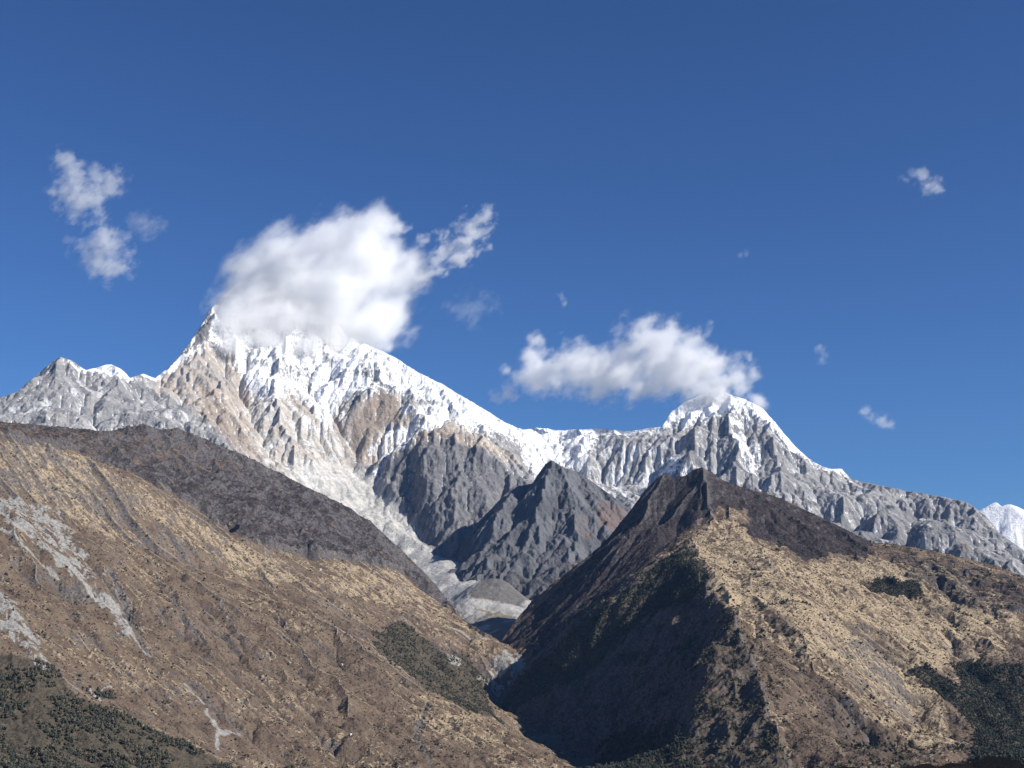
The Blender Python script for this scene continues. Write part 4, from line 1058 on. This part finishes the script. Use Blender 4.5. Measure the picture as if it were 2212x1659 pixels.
def make_cloud(label, puffs, r_km, density, voxel, amp=0.9, size=260.0, depth=0.8, seed=0, soft=0.9, grow=1.45, stretch=0.35, thr=0.15):
    """puffs = (u, v, radius in photograph pixels[, r_km])"""
    rng = random.Random(seed)
    cen = []; rad = []
    for p in puffs:
        r = p[3] if len(p) > 3 else r_km
        R = p[2] * r * 1000.0 / F2
        c = world_point(p[0], p[1], r); c[1] += rng.uniform(-0.5, 0.5) * R
        cen.append(c); rad.append(R * grow)
    cen = np.array(cen); rad = np.array(rad)
    lo = (cen - rad[:, None] * 1.5).min(0); hi = (cen + rad[:, None] * 1.5).max(0)
    mid = (lo + hi) / 2
    ng = bpy.data.node_groups.new("cloud_shape", 'GeometryNodeTree')
    ng.interface.new_socket(name="Geometry", in_out='INPUT', socket_type='NodeSocketGeometry')
    ng.interface.new_socket(name="Geometry", in_out='OUTPUT', socket_type='NodeSocketGeometry')
    N, L = ng.nodes, ng.links
    outp = N.new("NodeGroupOutput")
    vc = N.new("GeometryNodeVolumeCube")
    vc.inputs["Min"].default_value = tuple(lo - mid); vc.inputs["Max"].default_value = tuple(hi - mid)
    dims = np.maximum(((hi - lo) / voxel).astype(int), 8)
    for k, a in zip(("Resolution X", "Resolution Y", "Resolution Z"), dims):
        vc.inputs[k].default_value = int(min(a, 400))
    pos = N.new("GeometryNodeInputPosition")

    def vmath(op, a, b=None):
        n = N.new("ShaderNodeVectorMath"); n.operation = op
        for i, x in enumerate((a, b)):
            if x is None: continue
            if isinstance(x, (tuple, list)): n.inputs[i].default_value = x
            else: L.new(x, n.inputs[i])
        return n.outputs["Value"] if op in ('DISTANCE', 'LENGTH') else n.outputs[0]

    def fmath(op, a, b=None, c=None):
        n = N.new("ShaderNodeMath"); n.operation = op
        for i, x in enumerate((a, b, c)):
            if x is None: continue
            if isinstance(x, (int, float)): n.inputs[i].default_value = x
            else: L.new(x, n.inputs[i])
        return n.outputs[0]

    def noise(vec, scale, detail, color=False, rough=0.6):
        n = N.new("ShaderNodeTexNoise"); n.inputs["Scale"].default_value = scale; n.inputs["Detail"].default_value = detail
        n.inputs["Roughness"].default_value = rough
        L.new(vec, n.inputs["Vector"]); return n.outputs[1] if color else n.outputs[0]
    base = vmath('ADD', pos.outputs[0], (seed * 913.0, seed * 377.0, 0.0))
    warp = vmath('SUBTRACT', noise(base, 1.0 / (size * 1.3), 3, True), (0.5, 0.5, 0.5))
    wsc = N.new("ShaderNodeVectorMath"); wsc.operation = 'SCALE'; L.new(warp, wsc.inputs[0]); wsc.inputs["Scale"].default_value = size * 0.55
    p = vmath('ADD', pos.outputs[0], wsc.outputs[0])
    f = None
    for c, R in zip(cen - mid, rad):
        dv = vmath('MULTIPLY', vmath('SUBTRACT', p, tuple(c)), (1.0, 1.0 / depth, 1.0))
        g = fmath('MULTIPLY_ADD', vmath('LENGTH', dv), -1.0 / R, 1.0)
        f = g if f is None else fmath('SMOOTH_MAX', f, g, 0.4)
    # the noise is drawn out along the wind
    wind = (0.80, 0.0, 0.60)
    along = N.new("ShaderNodeVectorMath"); along.operation = 'DOT_PRODUCT'
    pw = vmath('ADD', base, wsc.outputs[0]); L.new(pw, along.inputs[0]); along.inputs[1].default_value = wind
    back = N.new("ShaderNodeVectorMath"); back.operation = 'SCALE'; back.inputs[0].default_value = wind
    L.new(fmath('MULTIPLY', along.outputs["Value"], stretch), back.inputs["Scale"])
    stretched = vmath('SUBTRACT', pw, back.outputs[0])
    n1 = noise(stretched, 1.0 / size, 8, rough=0.68)
    n1 = fmath('MULTIPLY_ADD', n1, 5.0 * amp, -2.5 * amp)
    s = fmath('ADD', fmath('MINIMUM', f, 0.75), n1)
    mr = N.new("ShaderNodeMapRange"); mr.interpolation_type = 'SMOOTHSTEP'
    mr.inputs[1].default_value = thr; mr.inputs[2].default_value = thr + soft
    L.new(s, mr.inputs[0])
    edge = fmath('GREATER_THAN', f, -0.45)
    L.new(fmath('MULTIPLY', mr.outputs[0], edge), vc.inputs["Density"])
    sm = N.new("GeometryNodeSetMaterial")
    mat = cloud_material("cloud_vapour", density)
    sm.inputs["Material"].default_value = mat
    L.new(vc.outputs[0], sm.inputs[0]); L.new(sm.outputs[0], outp.inputs[0])
    me = bpy.data.volumes.new("cloud"); me.materials.append(mat)
    ob = bpy.data.objects.new("cloud", me); ob.location = mid
    scene.collection.objects.link(ob)
    md = ob.modifiers.new("shape", 'NODES'); md.node_group = ng
    ob["label"] = label; ob["category"] = "cloud"; ob["group"] = "clouds over the peaks"
    return ob


SUMMIT_CLOUD = [(505, 690, 36, 13.7), (490, 700, 26, 13.4), (500, 662, 30, 13.7), (500, 735, 26, 13.3), (530, 640, 50, 14.0), (565, 605, 52, 14.1), (600, 560, 48, 14.1), (625, 525, 28, 14.1), (650, 590, 75, 14.1), (700, 560, 62, 14.1), (755, 515, 50, 14.1), (800, 485, 40, 14.1),
                (835, 478, 22, 14.1), (780, 575, 78, 14.1), (835, 590, 60, 14.1), (870, 600, 34, 14.1), (700, 645, 85, 14.0), (780, 665, 80, 14.0), (838, 672, 42, 14.0), (570, 690, 65, 13.9), (630, 715, 62, 13.85),
                (700, 725, 55, 13.8), (770, 715, 45, 13.8), (820, 715, 32, 13.8), (850, 685, 22, 13.9), (520, 735, 40, 13.75), (580, 750, 38, 13.65), (660, 755, 28, 13.6), (840, 745, 14, 13.8)]
make_cloud("huge white cloud wrapped round the highest summit", SUMMIT_CLOUD, 14.0, 0.013, 10.0, amp=0.6, size=260, seed=1, depth=0.7, thr=-0.08, grow=1.38, soft=1.0, stretch=0.45)
make_cloud("long torn streamer blowing off the big summit cloud", [(890, 597, 20), (915, 588, 20), (945, 574, 20), (965, 560, 22), (985, 545, 26), (1003, 522, 28), (1020, 500, 26), (1036, 475, 22), (1050, 458, 14), (1000, 568, 9), (1030, 548, 8), (1060, 535, 7), (960, 510, 16), (915, 520, 10), (860, 490, 16)],
           14.0, 0.011, 9.0, amp=1.15, size=130, seed=2)
make_cloud("broad white cloud resting on the dome shaped second peak", [(1098, 800, 13), (1122, 812, 24), (1145, 775, 22), (1158, 738, 17), (1155, 805, 36), (1200, 805, 36), (1240, 795, 40), (1285, 800, 48), (1335, 812, 46), (1372, 828, 32), (1360, 765, 36), (1398, 745, 46), (1438, 728, 38), (1452, 703, 16),
           (1425, 790, 58), (1485, 765, 44), (1478, 815, 42), (1530, 800, 46), (1560, 832, 30), (1592, 815, 28), (1625, 800, 20), (1618, 775, 9), (1600, 845, 22), (1635, 868, 16), (1520, 842, 24), (1510, 735, 14), (1555, 855, 22, 13.3)],
           13.45, 0.012, 11.0, amp=0.75, size=170, seed=3, depth=0.8, thr=0.02, grow=1.38)
make_cloud("small pale puff below the left end of the dome peak cloud", [(1075, 856, 14), (1095, 850, 17), (1110, 858, 10)], 13.6, 0.008, 8.0, amp=1.0, size=90, seed=4)
make_cloud("tall frayed cloud hanging alone on the far left of the sky", [(140, 345, 18), (155, 375, 26), (160, 405, 34), (175, 430, 34), (135, 395, 16), (115, 415, 9), (205, 395, 22), (235, 392, 24), (258, 388, 15), (200, 440, 20), (210, 465, 15), (215, 490, 15), (228, 525, 30), (232, 555, 36), (212, 550, 24), (245, 575, 20)],
           14.0, 0.0055, 9.0, amp=1.35, size=130, seed=25, thr=0.1)
make_cloud("thin faint wisp right of the tall frayed cloud", [(290, 478, 16), (315, 485, 24), (340, 490, 16)], 14.0, 0.0025, 10.0, amp=1.1, size=110, seed=6)
make_cloud("tiny curved wisp left of the tall frayed cloud", [(148, 520, 10), (155, 530, 12), (148, 545, 9)], 14.0, 0.0025, 8.0, amp=1.0, size=80, seed=7)
make_cloud("ring shaped wisp high in the sky over the right end of the range", [(1955, 385, 9), (1970, 372, 9), (1990, 376, 12), (2003, 390, 18), (2015, 405, 17), (2005, 418, 14), (2000, 372, 9)], 14.0, 0.005, 8.0, amp=1.15, size=90, seed=8)
make_cloud("short white scrap of cloud low over the right rocks", [(1870, 890, 11), (1885, 902, 13), (1905, 910, 14), (1922, 913, 10)], 14.0, 0.007, 8.0, amp=1.0, size=90, seed=9)
make_cloud("pale veil of cloud under the torn streamer", [(1000, 665, 26), (1040, 655, 28), (1020, 690, 20), (1070, 650, 16)], 14.0, 0.0014, 11.0, amp=1.0, size=140, seed=10)
make_cloud("tiny scrap of cloud just above the wide saddle", [(1213, 640, 9), (1218, 655, 7)], 14.0, 0.005, 6.0, amp=1.0, size=60, seed=11)
make_cloud("tiny scrap of cloud right of the second peak", [(1770, 752, 9), (1780, 765, 9), (1775, 780, 9)], 14.0, 0.004, 6.0, amp=1.1, size=60, seed=12)
make_cloud("tiny wisp high over the dome peak cloud", [(1600, 552, 8), (1612, 546, 8)], 14.0, 0.003, 6.0, amp=1.0, size=50, seed=13)
print('clouds done', round(time.time() - T0, 1))

# ================================================================== thin blue mountain air
def box_mesh(name, lo, hi):
    me = bpy.data.meshes.new(name)
    x0, y0, z0 = lo; x1, y1, z1 = hi
    v = [(x0, y0, z0), (x1, y0, z0), (x1, y1, z0), (x0, y1, z0), (x0, y0, z1), (x1, y0, z1), (x1, y1, z1), (x0, y1, z1)]
    me.from_pydata(v, [], [(0, 3, 2, 1), (4, 5, 6, 7), (0, 1, 5, 4), (1, 2, 6, 5), (2, 3, 7, 6), (3, 0, 4, 7)])
    ob = bpy.data.objects.new(name, me); scene.collection.objects.link(ob)
    return ob


hz = box_mesh("haze", (-29000, -29000, -1110.0), (29000, 29000, 5600.0))
hm = bpy.data.materials.new("thin_air"); hm.use_nodes = True
hm.node_tree.nodes.clear()
ho = hm.node_tree.nodes.new("ShaderNodeOutputMaterial"); hp = hm.node_tree.nodes.new("ShaderNodeVolumePrincipled")
hp.inputs["Color"].default_value = (0.30, 0.56, 1.0, 1)
hp.inputs["Density"].default_value = 0.000005
hp.inputs["Anisotropy"].default_value = 0.0
hm.node_tree.links.new(hp.outputs[0], ho.inputs["Volume"])
hz.data.materials.append(hm)
hz["kind"] = "stuff"; hz["label"] = "thin blue haze filling the valley air before the peaks"
